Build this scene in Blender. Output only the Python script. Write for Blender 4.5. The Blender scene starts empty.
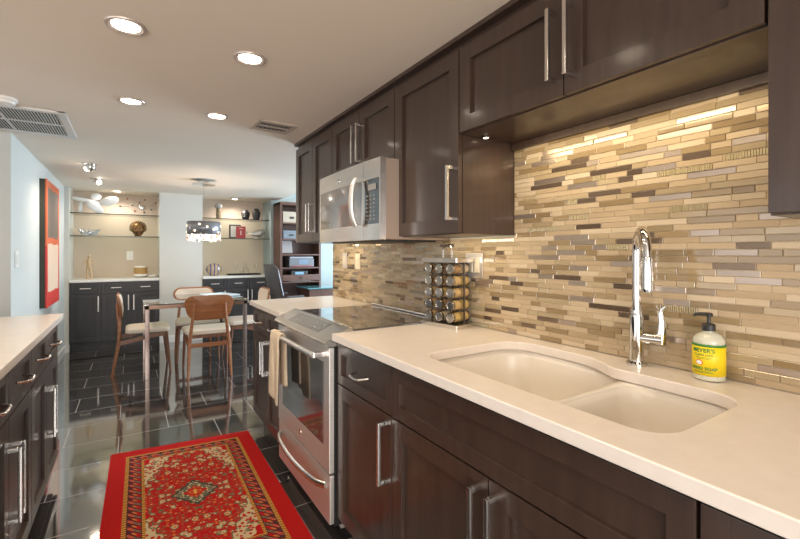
import bpy, bmesh, math, random
from math import pi, sin, cos, radians as R
from mathutils import Vector, Matrix
random.seed(7)
C = bpy.context.scene.collection
SC = bpy.context.scene

# ------------------------------------------------------------------ camera, world, light, exposure
cam_d = bpy.data.cameras.new('camera'); cam = bpy.data.objects.new('camera', cam_d); C.objects.link(cam)
cam.location = (0, 0, 1.262)
cam.rotation_euler = (pi/2, 0, -math.atan2(269, 423))
cam_d.sensor_width = 36.0; cam_d.lens = 423/800*36; cam_d.shift_y = -16.5/800; cam_d.clip_start = 0.02
SC.camera = cam
w = bpy.data.worlds.new('world'); SC.world = w; w.use_nodes = True
bg = w.node_tree.nodes['Background']; bg.inputs[0].default_value = (0.96, 0.97, 1.0, 1); bg.inputs[1].default_value = 1.5
SC.view_settings.view_transform = 'Standard'; SC.view_settings.look = 'None'
SC.view_settings.gamma = 1.0; SC.view_settings.exposure = 0.30; SC.view_settings.use_curve_mapping = False
SC.cycles.max_bounces = 10; SC.cycles.use_denoising = True
try: SC.cycles.caustics_reflective = False; SC.cycles.caustics_refractive = False
except Exception: pass

def area(name, loc, rot, sx, sy, power, col, spread=pi):
    l = bpy.data.lights.new(name, 'AREA'); l.shape = 'RECTANGLE'; l.size = sx; l.size_y = sy; l.energy = power; l.color = col; l.spread = spread
    o = bpy.data.objects.new(name, l); C.objects.link(o); o.location = loc; o.rotation_euler = rot
    return o
def spot(name, loc, power, col, size=150, blend=0.8, rad=0.05, rot=(0, 0, 0)):
    l = bpy.data.lights.new(name, 'SPOT'); l.energy = power; l.color = col; l.spot_size = R(size); l.spot_blend = blend; l.shadow_soft_size = rad
    o = bpy.data.objects.new(name, l); C.objects.link(o); o.location = loc; o.rotation_euler = rot
    return o
WARM = (1.0, 0.84, 0.66); DAY = (0.70, 0.86, 1.0)
# daylight through the office window at the far right, and through the glazing left of the dining area
area('daylight_office', (3.95, 4.85, 1.45), (0, R(102), 0), 1.9, 1.6, 150, DAY)
# added fill behind the camera, tilted up to brighten the kitchen ceiling
area('unseen_room_fill', (-1.15, -2.58, 1.12), (R(96), 0, 0), 3.0, 1.7, 105, (1.0, 0.94, 0.87))

# ------------------------------------------------------------------ materials
MATS = {}
def mat(name, col=(.5, .5, .5), rough=.5, metal=0., ior=1.5, coat=0., trans=0., emit=None, estr=0., spec=.5):
    m = bpy.data.materials.new(name); m.use_nodes = True
    p = m.node_tree.nodes['Principled BSDF']
    p.inputs['Base Color'].default_value = (*col, 1); p.inputs['Roughness'].default_value = rough
    p.inputs['Metallic'].default_value = metal; p.inputs['IOR'].default_value = ior
    p.inputs['Coat Weight'].default_value = coat; p.inputs['Coat Roughness'].default_value = .12
    p.inputs['Transmission Weight'].default_value = trans; p.inputs['Specular IOR Level'].default_value = spec
    if emit: p.inputs['Emission Color'].default_value = (*emit, 1); p.inputs['Emission Strength'].default_value = estr
    MATS[name] = m
    return m
def nodes(m): return m.node_tree.nodes, m.node_tree.links, m.node_tree.nodes['Principled BSDF']
def noise_col(m, c1, c2, scale=(8, 8, 8), detail=4, lo=.3, hi=.7, bump=0., coords='Object', nscale=1.0):
    N, L, p = nodes(m)
    tc = N.new('ShaderNodeTexCoord'); mp = N.new('ShaderNodeMapping'); mp.inputs['Scale'].default_value = scale
    nz = N.new('ShaderNodeTexNoise'); nz.inputs['Scale'].default_value = nscale; nz.inputs['Detail'].default_value = detail
    cr = N.new('ShaderNodeValToRGB'); cr.color_ramp.elements[0].position = lo; cr.color_ramp.elements[1].position = hi
    cr.color_ramp.elements[0].color = (*c1, 1); cr.color_ramp.elements[1].color = (*c2, 1)
    L.new(tc.outputs[coords], mp.inputs[0]); L.new(mp.outputs[0], nz.inputs['Vector']); L.new(nz.outputs['Fac'], cr.inputs[0]); L.new(cr.outputs[0], p.inputs['Base Color'])
    if bump:
        b = N.new('ShaderNodeBump'); b.inputs['Strength'].default_value = bump; b.inputs['Distance'].default_value = .002
        L.new(nz.outputs['Fac'], b.inputs['Height']); L.new(b.outputs[0], p.inputs['Normal'])
    return m
espresso = noise_col(mat('espresso_wood', rough=.36, coat=.30), (.042, .0235, .0165), (.060, .035, .025), (40, 40, 3))
espresso_in = mat('espresso_underside', (.055, .036, .024), .35)
niche_wood = noise_col(mat('charcoal_wood', rough=.38), (.022, .021, .023), (.032, .030, .032), (40, 40, 3))
quartz = noise_col(mat('quartz', rough=.26), (.78, .70, .63), (.82, .74, .67), (30, 30, 30))
quartz_white = mat('white_top', (.72, .70, .66), .25)
sinkm = mat('sink_composite', (.78, .72, .64), .28)
steel = noise_col(mat('brushed_steel', rough=.38, metal=.78), (.70, .66, .63), (.80, .76, .72), (3, 3, 260))
steel_h = noise_col(mat('brushed_steel_h', rough=.25, metal=1.), (.68, .64, .61), (.80, .76, .72), (3, 260, 260))
chrome = mat('chrome', (.66, .65, .64), .06, 1.)
nickel = mat('satin_nickel', (.70, .68, .66), .22, 1.)
blackglass = mat('black_glass', (.012, .012, .013), .04, ior=2.1, coat=.8)
ovenglass = mat('oven_glass', (.05, .045, .042), .05, ior=1.9, coat=.6)
blackplastic = mat('black_plastic', (.02, .02, .02), .4)
darkgap = mat('dark_recess', (.006, .005, .005), .7)
wallm = noise_col(mat('wall_paint', rough=.75), (.60, .585, .53), (.62, .605, .55), (2, 2, 2))
wallwhite = noise_col(mat('wall_paint_pale', rough=.6), (.60, .63, .61), (.63, .66, .64), (2, 2, 2))
nichem = noise_col(mat('niche_paint', rough=.7), (.60, .495, .405), (.63, .525, .435), (2, 2, 2))
ceilm = noise_col(mat('ceiling_paint', rough=.65), (.88, .78, .665), (.90, .80, .685), (1.5, 1.5, 1.5))
basem = mat('white_trim', (.80, .80, .78), .35)
whitep = mat('white_plastic', (.82, .81, .78), .35)
whitematte = mat('white_ceramic', (.88, .87, .84), .3)
beigeplate = mat('almond_plastic', (.80, .72, .58), .35)
grillem = mat('grille_paint', (.76, .75, .73), .45)
grilledark = mat('duct_dark', (.16, .16, .165), .8)
teak = noise_col(mat('teak', rough=.34, coat=.15), (.24, .085, .028), (.38, .145, .05), (6, 6, 40), detail=5)
walnut = noise_col(mat('walnut', rough=.36, coat=.15), (.15, .058, .028), (.26, .11, .05), (30, 30, 4), detail=5)
fabric = noise_col(mat('cream_upholstery', rough=.85), (.66, .56, .46), (.76, .66, .55), (120, 120, 120), bump=.2)
towelm = noise_col(mat('towel_terry', rough=.95), (.60, .47, .33), (.74, .61, .46), (160, 160, 160), bump=.6)
bronze_frame = mat('bronze_steel', (.25, .15, .105), .25, .7)
hutchwood = noise_col(mat('hutch_wood', rough=.4), (.075, .034, .024), (.12, .055, .038), (30, 30, 4))
mesh_grey = noise_col(mat('mesh_fabric', rough=.6), (.06, .065, .075), (.12, .13, .145), (90, 90, 90))
bulb = mat('lamp_glow', (1, 1, 1), .5, emit=(1.0, .90, .74), estr=14.)
def thin_glass(name, tint=(1, 1, 1), refl=.10):
    m = bpy.data.materials.new(name); m.use_nodes = True; N, L = m.node_tree.nodes, m.node_tree.links
    N.remove(N['Principled BSDF']); out = N['Material Output']
    t = N.new('ShaderNodeBsdfTransparent'); t.inputs[0].default_value = (*tint, 1)
    g = N.new('ShaderNodeBsdfGlossy'); g.inputs['Roughness'].default_value = .03
    lf = N.new('ShaderNodeLayerWeight'); lw = N.new('ShaderNodeMath'); lw.operation = 'POWER'; lw.inputs[1].default_value = 4.0; L.new(lf.outputs['Facing'], lw.inputs[0])
    a = N.new('ShaderNodeMath'); a.operation = 'ADD'; a.inputs[1].default_value = refl; a.use_clamp = True
    mx = N.new('ShaderNodeMixShader')
    L.new(lw.outputs[0], a.inputs[0]); L.new(a.outputs[0], mx.inputs[0]); L.new(t.outputs[0], mx.inputs[1]); L.new(g.outputs[0], mx.inputs[2]); L.new(mx.outputs[0], out.inputs[0])
    return m
glass = thin_glass('clear_glass', (.985, .99, .985), .02)
shelfglass = thin_glass('shelf_glass', (.86, .90, .86), .0)
shelfedge = mat('glass_edge', (.035, .045, .042), .15)
tableglass = thin_glass('table_glass', (.72, .77, .74), .20)
bottleglass = mat('soap_liquid', (.60, .59, .48), .12, ior=1.4, coat=.4)

# dark polished floor tile
floorm = mat('floor_tile', (.03, .027, .026), .07, ior=2.5, coat=1.)
floorm.node_tree.nodes['Principled BSDF'].inputs['Coat Roughness'].default_value = .05
N, L, p = nodes(floorm)
tc = N.new('ShaderNodeTexCoord'); mp = N.new('ShaderNodeMapping'); mp.inputs['Location'].default_value = (.07, .095, 0)
bk = N.new('ShaderNodeTexBrick'); bk.offset = .5; bk.squash = 1.0
for k, v in (('Scale', 1.0), ('Mortar Size', .0028), ('Mortar Smooth', .1), ('Brick Width', .60), ('Row Height', .358), ('Bias', 0.)): bk.inputs[k].default_value = v
bk.inputs['Color1'].default_value = (.036, .032, .030, 1); bk.inputs['Color2'].default_value = (.050, .045, .042, 1); bk.inputs['Mortar'].default_value = (.27, .25, .235, 1)
L.new(tc.outputs['Object'], mp.inputs[0]); L.new(mp.outputs[0], bk.inputs[0])
nz = N.new('ShaderNodeTexNoise'); nz.inputs['Scale'].default_value = 3.5; nz.inputs['Detail'].default_value = 6
L.new(tc.outputs['Object'], nz.inputs['Vector'])
mr = N.new('ShaderNodeMapRange'); mr.inputs[1].default_value = .35; mr.inputs[2].default_value = .7; mr.inputs[3].default_value = .05; mr.inputs[4].default_value = .11
L.new(nz.outputs['Fac'], mr.inputs[0])
mxr = N.new('ShaderNodeMix'); mxr.data_type = 'FLOAT'; mxr.inputs[3].default_value = .6
L.new(bk.outputs['Fac'], mxr.inputs[0]); L.new(mr.outputs[0], mxr.inputs[2]); L.new(mxr.outputs[0], p.inputs['Roughness'])
L.new(bk.outputs['Color'], p.inputs['Base Color'])
bp = N.new('ShaderNodeBump'); bp.inputs['Strength'].default_value = .25; bp.inputs['Distance'].default_value = .002; bp.invert = True
L.new(bk.outputs['Fac'], bp.inputs['Height']); L.new(bp.outputs[0], p.inputs['Normal'])

# ------------------------------------------------------------------ mesh builder
class B:
    def __init__(s): s.bm = bmesh.new(); s.m = 0
    def _tag(s, n0):
        s.bm.faces.ensure_lookup_table()
        for f in s.bm.faces[n0:]: f.material_index = s.m
    def box(s, x0, x1, y0, y1, z0, z1, bev=0., seg=2, M=None):
        n0 = len(s.bm.faces)
        r = bmesh.ops.create_cube(s.bm, size=1.0)['verts']
        for v in r: v.co = Vector(((x0+x1)/2 + v.co.x*abs(x1-x0), (y0+y1)/2 + v.co.y*abs(y1-y0), (z0+z1)/2 + v.co.z*abs(z1-z0)))
        if M is not None:
            for v in r: v.co = M @ v.co
        if bev:
            es = list({e for v in r for e in v.link_edges})
            bmesh.ops.bevel(s.bm, geom=es, offset=bev, segments=seg, affect='EDGES', profile=.5)
        for f in s.bm.faces:
            if not f.tag: f.material_index = s.m; f.tag = True
        s._sync(); return s
    def _sync(s):
        for f in s.bm.faces: f.tag = True
    def rings(s, rings, closed_ends=True, loop=False):
        vs = [[s.bm.verts.new(Vector(q)) for q in r] for r in rings]
        fs = []
        k = len(vs[0]); n = len(vs)
        for i in range(n if loop else n-1):
            a, b = vs[i], vs[(i+1) % n]
            for j in range(k):
                try: fs.append(s.bm.faces.new((a[j], a[(j+1) % k], b[(j+1) % k], b[j])))
                except ValueError: pass
        if closed_ends and not loop:
            for r in (vs[0], vs[-1]):
                try: fs.append(s.bm.faces.new(r))
                except ValueError: pass
        for f in fs: f.material_index = s.m; f.tag = True
        return s
    def tube(s, pts, r, seg=10, flat=None, caps=True, loop=False):
        pts = [Vector(q) for q in pts]; n = len(pts)
        if not hasattr(r, '__len__'): r = [r]*n
        rings = []; prev = None
        for i, q in enumerate(pts):
            t = (pts[(i+1) % n]-pts[i-1]) if loop else (pts[min(i+1, n-1)]-pts[max(i-1, 0)])
            t.normalize()
            if prev is None:
                a = Vector((0, 0, 1)) if abs(t.z) < .9 else Vector((0, 1, 0))
                u = t.cross(a).normalized()
            else: u = (prev - t*prev.dot(t)).normalized()
            prev = u; v = t.cross(u)
            ru, rv = (r[i], r[i]) if flat is None else (r[i]*flat[0], r[i]*flat[1])
            rings.append([q + u*ru*cos(2*pi*k/seg) + v*rv*sin(2*pi*k/seg) for k in range(seg)])
        return s.rings(rings, caps, loop)
    def sqbar(s, p0, p1, w0, w1=None, up=(0, 0, 1)):       # square section bar, tapering w0 -> w1 ; (a,b) sections
        p0, p1 = Vector(p0), Vector(p1); t = (p1-p0).normalized(); a = Vector(up)
        if abs(t.dot(a)) > .95: a = Vector((0, 1, 0))
        u = t.cross(a).normalized(); v = t.cross(u)
        w1 = w1 or w0
        if not hasattr(w0, '__len__'): w0 = (w0, w0)
        if not hasattr(w1, '__len__'): w1 = (w1, w1)
        return s.rings([[q + u*w[0]/2*x + v*w[1]/2*y for x, y in ((-1, -1), (1, -1), (1, 1), (-1, 1))] for q, w in ((p0, w0), (p1, w1))])
    def lathe(s, prof, c=(0, 0, 0), seg=24, M=None):
        c = Vector(c); rings = []
        for r, z in prof:
            ring = [Vector((max(r, 1e-4)*cos(2*pi*k/seg), max(r, 1e-4)*sin(2*pi*k/seg), z)) for k in range(seg)]
            rings.append([(M @ q if M is not None else q) + c for q in ring])
        return s.rings(rings)
    def prism(s, poly, z0, z1, M=None):
        f = lambda x, y, z: (M @ Vector((x, y, z))) if M is not None else Vector((x, y, z))
        return s.rings([[f(x, y, z0) for x, y in poly], [f(x, y, z1) for x, y in poly]])
    def ell(s, c, rx, ry, rz, M=None, u=16, v=10):
        c = Vector(c); rings = []
        for i in range(v+1):
            a = -pi/2 + pi*i/v
            rr = max(cos(a), .02)
            ring = [Vector((rx*rr*cos(2*pi*k/u), ry*rr*sin(2*pi*k/u), rz*sin(a))) for k in range(u)]
            rings.append([(M @ q if M is not None else q) + c for q in ring])
        return s.rings(rings)
    def build(s, name, mats, parent=None, smooth=True, ang=38):
        bmesh.ops.recalc_face_normals(s.bm, faces=s.bm.faces[:])
        me = bpy.data.meshes.new(name); s.bm.to_mesh(me); s.bm.free()
        if not isinstance(mats, (list, tuple)): mats = [mats]
        for m in mats: me.materials.append(m)
        if smooth:
            for f in me.polygons: f.use_smooth = True
            me.set_sharp_from_angle(angle=R(ang))
        o = bpy.data.objects.new(name, me); C.objects.link(o)
        if parent: o.parent = parent
        if smooth and len(me.polygons) < 4000: o.modifiers.new('normals', 'WEIGHTED_NORMAL').keep_sharp = True
        return o
def tag(o, label, cat, group=None, kind=None):
    o['label'] = label; o['category'] = cat
    if group: o['group'] = group
    if kind: o['kind'] = kind
    return o
def thing(name, label, cat, loc=(0, 0, 0), rz=0., group=None):
    o = bpy.data.objects.new(name, None); C.objects.link(o); o.location = loc; o.rotation_euler = (0, 0, rz); o.empty_display_size = .05
    return tag(o, label, cat, group)
def struct(b, name, mats, smooth=False):
    o = b.build(name, mats, None, smooth); o['kind'] = 'structure'; return o
def copy_tree(o, parent=None):
    c = o.copy(); C.objects.link(c)
    if parent: c.parent = parent
    for ch in list(o.children): copy_tree(ch, c)
    return c
def mesh_thing(b, name, mats, label, cat, loc, rz=0., group=None, smooth=True):
    o = b.build(name, mats, None, smooth); o.location = loc; o.rotation_euler = (0, 0, rz); return tag(o, label, cat, group)
def arc(c, r, a0, a1, n, plane='xz'):
    out = []
    for i in range(n+1):
        a = a0+(a1-a0)*i/n
        u, v = r*cos(a), r*sin(a)
        out.append(Vector(c) + (Vector((u, 0, v)) if plane == 'xz' else Vector((u, v, 0)) if plane == 'xy' else Vector((0, u, v))))
    return out
def rrect(x0, x1, y0, y1, r, n=6):
    out = []
    for cx, cy, a in ((x1-r, y1-r, 0), (x0+r, y1-r, pi/2), (x0+r, y0+r, pi), (x1-r, y0+r, 1.5*pi)):
        out += [(cx+r*cos(a+pi/2*i/n), cy+r*sin(a+pi/2*i/n)) for i in range(n+1)]
    return out

# ------------------------------------------------------------------ room shell
XW = 1.395; CEIL = 2.105; YB = 6.77; YN = 7.25; XL = -.71
struct(B().box(-3.2, 4.1, -2.6, 7.4, -.10, 0), 'floor', floorm)
b = B(); b.box(-3.2, 1.93, -2.6, YN+.1, CEIL, CEIL+.12); b.box(1.93, 4.1, -2.6, YN+.1, 2.50, 2.62); b.box(1.93, 1.97, 3.0, YB, CEIL, 2.5)
struct(b, 'ceiling', ceilm)
struct(B().box(XW, XW+.12, -.6, 3.2, 0, 2.5), 'wall_right', wallm)
b = B(); b.box(XL-.14, XL, 3.96, YN, 0, CEIL)
struct(b, 'wall_left', wallwhite)
struct(B().box(-3.2, XL-.14, 3.96, 4.08, 0, CEIL), 'wall_return', wallm)
NL0, NL1, NR0, NR1 = -.662, .335, .882, 1.877
b = B(); b.box(XL, NL0, YB, YN, 0, CEIL); b.box(NL1, NR0, YB, YN, 0, CEIL); b.m = 2; b.box(NR1, 4.1, YB, YN, 0, 2.5)
b.m = 1; b.box(XL, NR1+.02, YN, YN+.1, 0, CEIL)
struct(b, 'wall_back', [wallm, nichem, mat('wall_paint_daylit', (.40, .48, .50), .7)])  # right part: bluish window daylight put into the wall colour
# unseen walls behind the camera, added for reflection contrast, openings admit light
b = B(); b.box(-3.2, -2.7, -2.7, -2.6, 0, CEIL); b.box(.4, XW+.12, -2.7, -2.6, 0, CEIL); b.box(-2.7, .4, -2.7, -2.6, 0, .25); b.box(-2.7, .4, -2.7, -2.6, 2.0, CEIL); b.box(XW, XW+.12, -2.6, -.6, 0, CEIL)
struct(b, 'wall_front', wallm)
b = B(); b.box(-3.3, -3.2, -2.7, -1.6, 0, CEIL); b.box(-3.3, -3.2, 2.6, 4.08, 0, CEIL); b.box(-3.3, -3.2, -1.6, 2.6, 0, .2); b.box(-3.3, -3.2, -1.6, 2.6, 2.0, CEIL)
for y in (-.25, 1.15): b.box(-3.28, -3.22, y-.04, y+.04, .2, 2.0)
struct(b, 'wall_living', wallm)
# right side of the dining area: wall with a tall window behind the desk (beyond the kitchen wall)
b = B(); b.box(4.0, 4.12, 1.5, 4.0, 0, 2.5); b.box(4.0, 4.12, 6.4, YN, 0, 2.5); b.box(4.0, 4.12, 4.0, 6.4, 0, .5); b.box(4.0, 4.12, 4.0, 6.4, 2.4, 2.5)
struct(b, 'wall_office', wallwhite)
b = B()
for y0, y1 in ((4.0, 4.06), (5.17, 5.23), (6.34, 6.4)): b.box(4.03, 4.09, y0, y1, .5, 2.4)
for z0, z1 in ((.5, .56), (2.34, 2.4)): b.box(4.03, 4.09, 4.0, 6.4, z0, z1)
b.m = 1; b.box(4.055, 4.06, 4.06, 6.34, .56, 2.34)
struct(b, 'window_1', [basem, glass])
b = B(); b.box(XL, XL+.014, 3.96, YB, 0, .10, .003)
struct(b, 'baseboard_left', basem)
b = B(); b.box(NL1, NR0, YB-.014, YB, 0, .10, .003); b.box(NR1, 2.0, YB-.014, YB, 0, .10, .003)
struct(b, 'baseboard_back', basem)

# ------------------------------------------------------------------ mosaic backsplash: real tiles in grout
def mosaic():
    def tile(name, c1, c2, rough, metal=0., coat=0., stretch=(1, 8, 1), ribs=False, ior=1.5):
        m = mat(name, c1, rough, metal, ior, coat); N, L, p = nodes(m)
        at = N.new('ShaderNodeAttribute'); at.attribute_name = 'tone'
        tc = N.new('ShaderNodeTexCoord'); mp = N.new('ShaderNodeMapping'); mp.inputs['Scale'].default_value = (20, 14, 160)
        nz = N.new('ShaderNodeTexNoise'); nz.inputs['Scale'].default_value = 1.; nz.inputs['Detail'].default_value = 3
        L.new(tc.outputs['Object'], mp.inputs[0]); L.new(mp.outputs[0], nz.inputs['Vector'])
        ad = N.new('ShaderNodeMath'); ad.operation = 'MULTIPLY_ADD'; ad.inputs[1].default_value = .5
        L.new(nz.outputs['Fac'], ad.inputs[0]); L.new(at.outputs['Fac'], ad.inputs[2])
        cr = N.new('ShaderNodeValToRGB'); cr.color_ramp.elements[0].position = .25; cr.color_ramp.elements[1].position = 1.2 if False else 1.0
        cr.color_ramp.elements[0].color = (*c1, 1); cr.color_ramp.elements[1].color = (*c2, 1)
        L.new(ad.outputs[0], cr.inputs[0]); L.new(cr.outputs[0], p.inputs['Base Color'])
        if ribs:
            wv = N.new('ShaderNodeTexWave'); wv.bands_direction = 'Y'; wv.inputs['Scale'].default_value = 50.
            L.new(tc.outputs['Object'], wv.inputs[0])
            bp = N.new('ShaderNodeBump'); bp.inputs['Strength'].default_value = .9; bp.inputs['Distance'].default_value = .003
            L.new(wv.outputs['Fac'], bp.inputs['Height']); L.new(bp.outputs[0], p.inputs['Normal'])
        return m
    ms = [mat('grout', (.60, .49, .34), .8),
          tile('stone_beige', (.42, .31, .19), (.53, .41, .27), .5),
          tile('stone_cream', (.52, .41, .27), (.61, .50, .36), .42),
          tile('glass_tan', (.24, .165, .08), (.36, .26, .14), .09, coat=.8),
          tile('glass_pale', (.36, .27, .155), (.48, .38, .24), .09, coat=.8),
          tile('steel_tile', (.46, .37, .30), (.60, .50, .42), .30, .85),
          tile('bronze_tile', (.16, .11, .075), (.24, .175, .125), .24, .6),
          tile('ribbed_glass', (.42, .33, .17), (.56, .46, .27), .12, coat=.9, ribs=True)]
    wts = [0, 33, 15, 19, 16, 8, 6, 3]
    b = B(); tones = []
    xg, xt = XW-.006, XW-.008
    areas = [(-.45, 3.2, .914, 1.332), (.322, 1.268, 1.332, 1.72)]
    for (y0, y1, z0, z1) in areas: b.m = 0; b.box(xg, XW, y0, y1, z0, z1)
    tones += [0.]*12
    pitch, g = .0188, .0018
    row = 0; z = .915; lastk = 1
    while z + pitch < 1.722:
        ylo, yhi = (-.45, 3.2) if z+pitch < 1.334 else (.322, 1.268)
        y = ylo - random.random()*.1
        while y < yhi:
            ln = random.choice((.05, .075, .075, .10, .10, .12, .15))
            ya, yb = max(y, ylo)+g/2, min(y+ln, yhi)-g/2
            if yb-ya > .006:
                k = random.choices(range(8), wts)[0]
                if k in (5, 6, 7) and k == lastk: k = 1
                lastk = k; b.m = k
                x = xt - (.0012 if k in (3, 4, 7) else 0) - random.random()*.0006
                n0 = len(b.bm.faces); za, zb = z+g/2, z+pitch-g/2; e = .0009
                o = [(XW-.003, ya, za), (XW-.003, yb, za), (XW-.003, yb, zb), (XW-.003, ya, zb)]
                m_ = [(x+e, ya, za), (x+e, yb, za), (x+e, yb, zb), (x+e, ya, zb)]
                i_ = [(x, ya+e, za+e), (x, yb-e, za+e), (x, yb-e, zb-e), (x, ya+e, zb-e)]
                vo, vm, vi = ([b.bm.verts.new(q) for q in r] for r in (o, m_, i_))
                for A_, B_ in ((vo, vm), (vm, vi)):
                    for j in range(4): b.bm.faces.new((A_[j], A_[(j+1) % 4], B_[(j+1) % 4], B_[j])).material_index = k
                b.bm.faces.new(vi).material_index = k
                tones += [random.random()*.62]*9
            y += ln
        z += pitch; row += 1
    o = b.build('backsplash', ms, None, False)
    a = o.data.attributes.new('tone', 'FLOAT', 'FACE')
    for i, t in enumerate(tones[:len(o.data.polygons)]): a.data[i].value = t
    return tag(o, 'mosaic tile backsplash in beige, cream and metallic strips behind the sink counter', 'backsplash')
mosaic()

# ------------------------------------------------------------------ cabinets
# local frame of every cabinet: x = width, y = 0 at the door face and growing backwards, z = height above its own base
def door_panel(b, x0, x1, z0, z1, rail=.058, t=.02, rec=.0135, bev=.0015):
    b.box(x0, x0+rail, 0, t, z0, z1, bev); b.box(x1-rail, x1, 0, t, z0, z1, bev)
    b.box(x0+rail-.001, x1-rail+.001, 0.0003, t, z0, z0+rail, bev); b.box(x0+rail-.001, x1-rail+.001, 0.0003, t, z1-rail, z1, bev)
    b.box(x0+rail-.002, x1-rail+.002, rec, t-.002, z0+rail-.002, z1-rail+.002)
def bar_pull(p, x, zc, ln, m=None, name='handle'):
    b = B(); w_ = .0065
    b.box(x-w_, x+w_, -.040, -.028, zc-ln/2, zc+ln/2, .0022)
    for s in (-1, 1): b.box(x-w_, x+w_, -.030, .0005, zc+s*(ln/2-.007)-.007, zc+s*(ln/2-.007)+.007, .002)
    return b.build(name, m or nickel, p)
def arch_pull(p, x, zc, ln=.10, m=None):
    b = B(); pts = []
    for i in range(13):
        a = i/12; xx = x-ln/2+ln*a
        pts.append((xx, .002-.034*min(1, 1.9*sin(pi*a))**.8 if 0 < i < 12 else .004, zc-.006*sin(pi*a)))
    b.tube(pts, [.0075-.0015*sin(pi*i/12) for i in range(13)], 8, flat=(1.1, .8))
    return b.build('handle', m or nickel, p)
def flat_pull(p, x, zc, ln=.10, m=None):
    b = B(); b.box(x-ln/2, x+ln/2, -.034, -.024, zc-.005, zc+.005, .002)
    for s in (-1, 1): b.box(x+s*(ln/2-.008)-.005, x+s*(ln/2-.008)+.005, -.026, .0005, zc-.005, zc+.005, .0015)
    return b.build('handle', m or nickel, p)
def cab_body(b, W, D, z0, z1, toe=0., hollow=False, bev=.001):
    if toe:
        b.box(0.004, W-.004, .075, D, 0, toe)
    b.box(0, W, .021, D, z0, z1, bev)
GAP = .0022
def base_cabinet(label, cat_loc, rz, W, D, cols, H=.880, drawers=True, group=None, wood=espresso, pull=bar_pull, dz=(.70, .868), toe=.10, dpull=arch_pull, plen=.218, hz=.565, endpanel=False, open_top=False):
    """cols: list of (x0, x1, door handle side or None); drawers: 'each' | 'wide' (false front) | None"""
    t = thing('base_cabinet', label, 'cabinet', cat_loc, rz, group)
    b = B()
    if open_top:       # carcass of panels, so that a basin can hang inside
        b.box(.004, W-.004, .075, D, 0, toe); b.box(0, .018, .021, D, toe, H); b.box(W-.018, W, .021, D, toe, H); b.box(0, W, D-.01, D, toe, H); b.box(0, W, .021, D, toe, toe+.018); b.box(0.018, W-.018, .021, .03, dz[0]-.03, H)
    else: cab_body(b, W, D, toe, H, toe)
    b.build('body', wood, t)
    if drawers == 'wide':
        b = B(); door_panel(b, GAP, W-GAP, dz[0], dz[1], .045); b.build('false_front', wood, t)
    for x0, x1, side in cols:
        if drawers == 'each':
            b = B(); door_panel(b, x0+GAP, x1-GAP, dz[0], dz[1], .040); d = b.build('drawer', wood, t)
            dpull(d, (x0+x1)/2, (dz[0]+dz[1])/2, plen*.48)
        zt = dz[0]-.006 if drawers else dz[1]
        b = B(); door_panel(b, x0+GAP, x1-GAP, toe+.012, zt); d = b.build('door', wood, t)
        if side: pull(d, x1-.030 if side > 0 else x0+.030, hz, plen)
    return t
def wall_cabinet(label, loc, rz, W, D, h, cols, group=None, plen=.215, hz=.16):
    t = thing('wall_cabinet', label, 'cabinet', loc, rz, group)
    b = B(); b.box(0, W, .021, D, 0, h, .001); b.build('body', espresso, t)
    for x0, x1, side in cols:
        b = B(); door_panel(b, x0+GAP, x1-GAP, .004, h-.03, .060); d = b.build('door', espresso, t)
        if side: bar_pull(d, x1-.030 if side > 0 else x0+.030, hz, plen)
    return t
RM = -pi/2
XF = .757; DEPB = XW-.008-XF
Y_RANGE0, Y_RANGE1 = 1.705, 2.465
base_cabinet('dark wood base cabinet with one drawer over one door right beside the range', (XF, 1.702, 0), RM, .457, DEPB, [(0, .457, 1)], drawers='each')
base_cabinet('wide dark wood sink cabinet with long false front and two doors', (XF, 1.243, 0), RM, .930, DEPB, [(0, .465, 1), (.465, .930, -1)], drawers='wide', hz=.56, open_top=True)
base_cabinet('dark wood base cabinet beyond the sink, mostly cut by the picture edge', (XF, .311, 0), RM, .46, DEPB, [(0, .46, 1)], drawers='each')
base_cabinet('dark wood base cabinet with drawer and two narrow doors on far side of range', (XF, 3.20, 0), RM, .732, DEPB, [(0, .366, 1), (.366, .732, -1)], drawers='each')
# left run (front faces +X)
LM = pi/2; XLF = -.352
base_cabinet('dark wood cabinet at far end of the left counter, by the floor opening', (XLF, 2.33, 0), LM, .75, .62, [(0, .375, 1), (.375, .75, -1)], drawers='each', hz=.475, plen=.24)
base_cabinet('dark wood cabinet of left counter, nearer the camera, two paired long pulls', (XLF, 1.545, 0), LM, .783, .62, [(0, .3915, 1), (.3915, .783, -1)], drawers='each', hz=.475, plen=.255)
base_cabinet('dark wood cabinet of left counter, nearest and cut by the picture edge', (XLF, .92, 0), LM, .623, .62, [(0, .31, 1), (.31, .623, -1)], drawers='each', hz=.475, plen=.255)
# wall cabinets
XU = 1.078; DEPU = XW-.001-XU; ZU = 1.338; HU = CEIL-.018-ZU
wall_cabinet('dark wood upper cabinet with two narrow doors at far end, beyond the microwave', (XU, 3.20, ZU), RM, .70, DEPU, HU, [(0, .35, 1), (.35, .70, -1)], hz=.17, plen=.20)
wall_cabinet('short dark wood upper cabinet with two doors above the microwave', (XU, 2.498, 1.715), RM, .753, DEPU, CEIL-.018-1.715, [(0, .3765, 1), (.3765, .753, -1)], hz=.155)
wall_cabinet('tall single-door dark upper cabinet between microwave and sink recess', (XU, 1.743, ZU), RM, .474, DEPU, HU, [(0, .474, 1)])
wall_cabinet('short dark upper cabinet over the sink with two wide doors', (XU, 1.267, 1.725), RM, .943, DEPU, CEIL-.018-1.725, [(0, .4715, 1), (.4715, .943, -1)], hz=.155)
wall_cabinet('dark upper cabinet hanging low at the near end over the soap', (XU, .322, ZU), RM, .46, DEPU, HU, [(0, .46, 1)])
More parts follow.
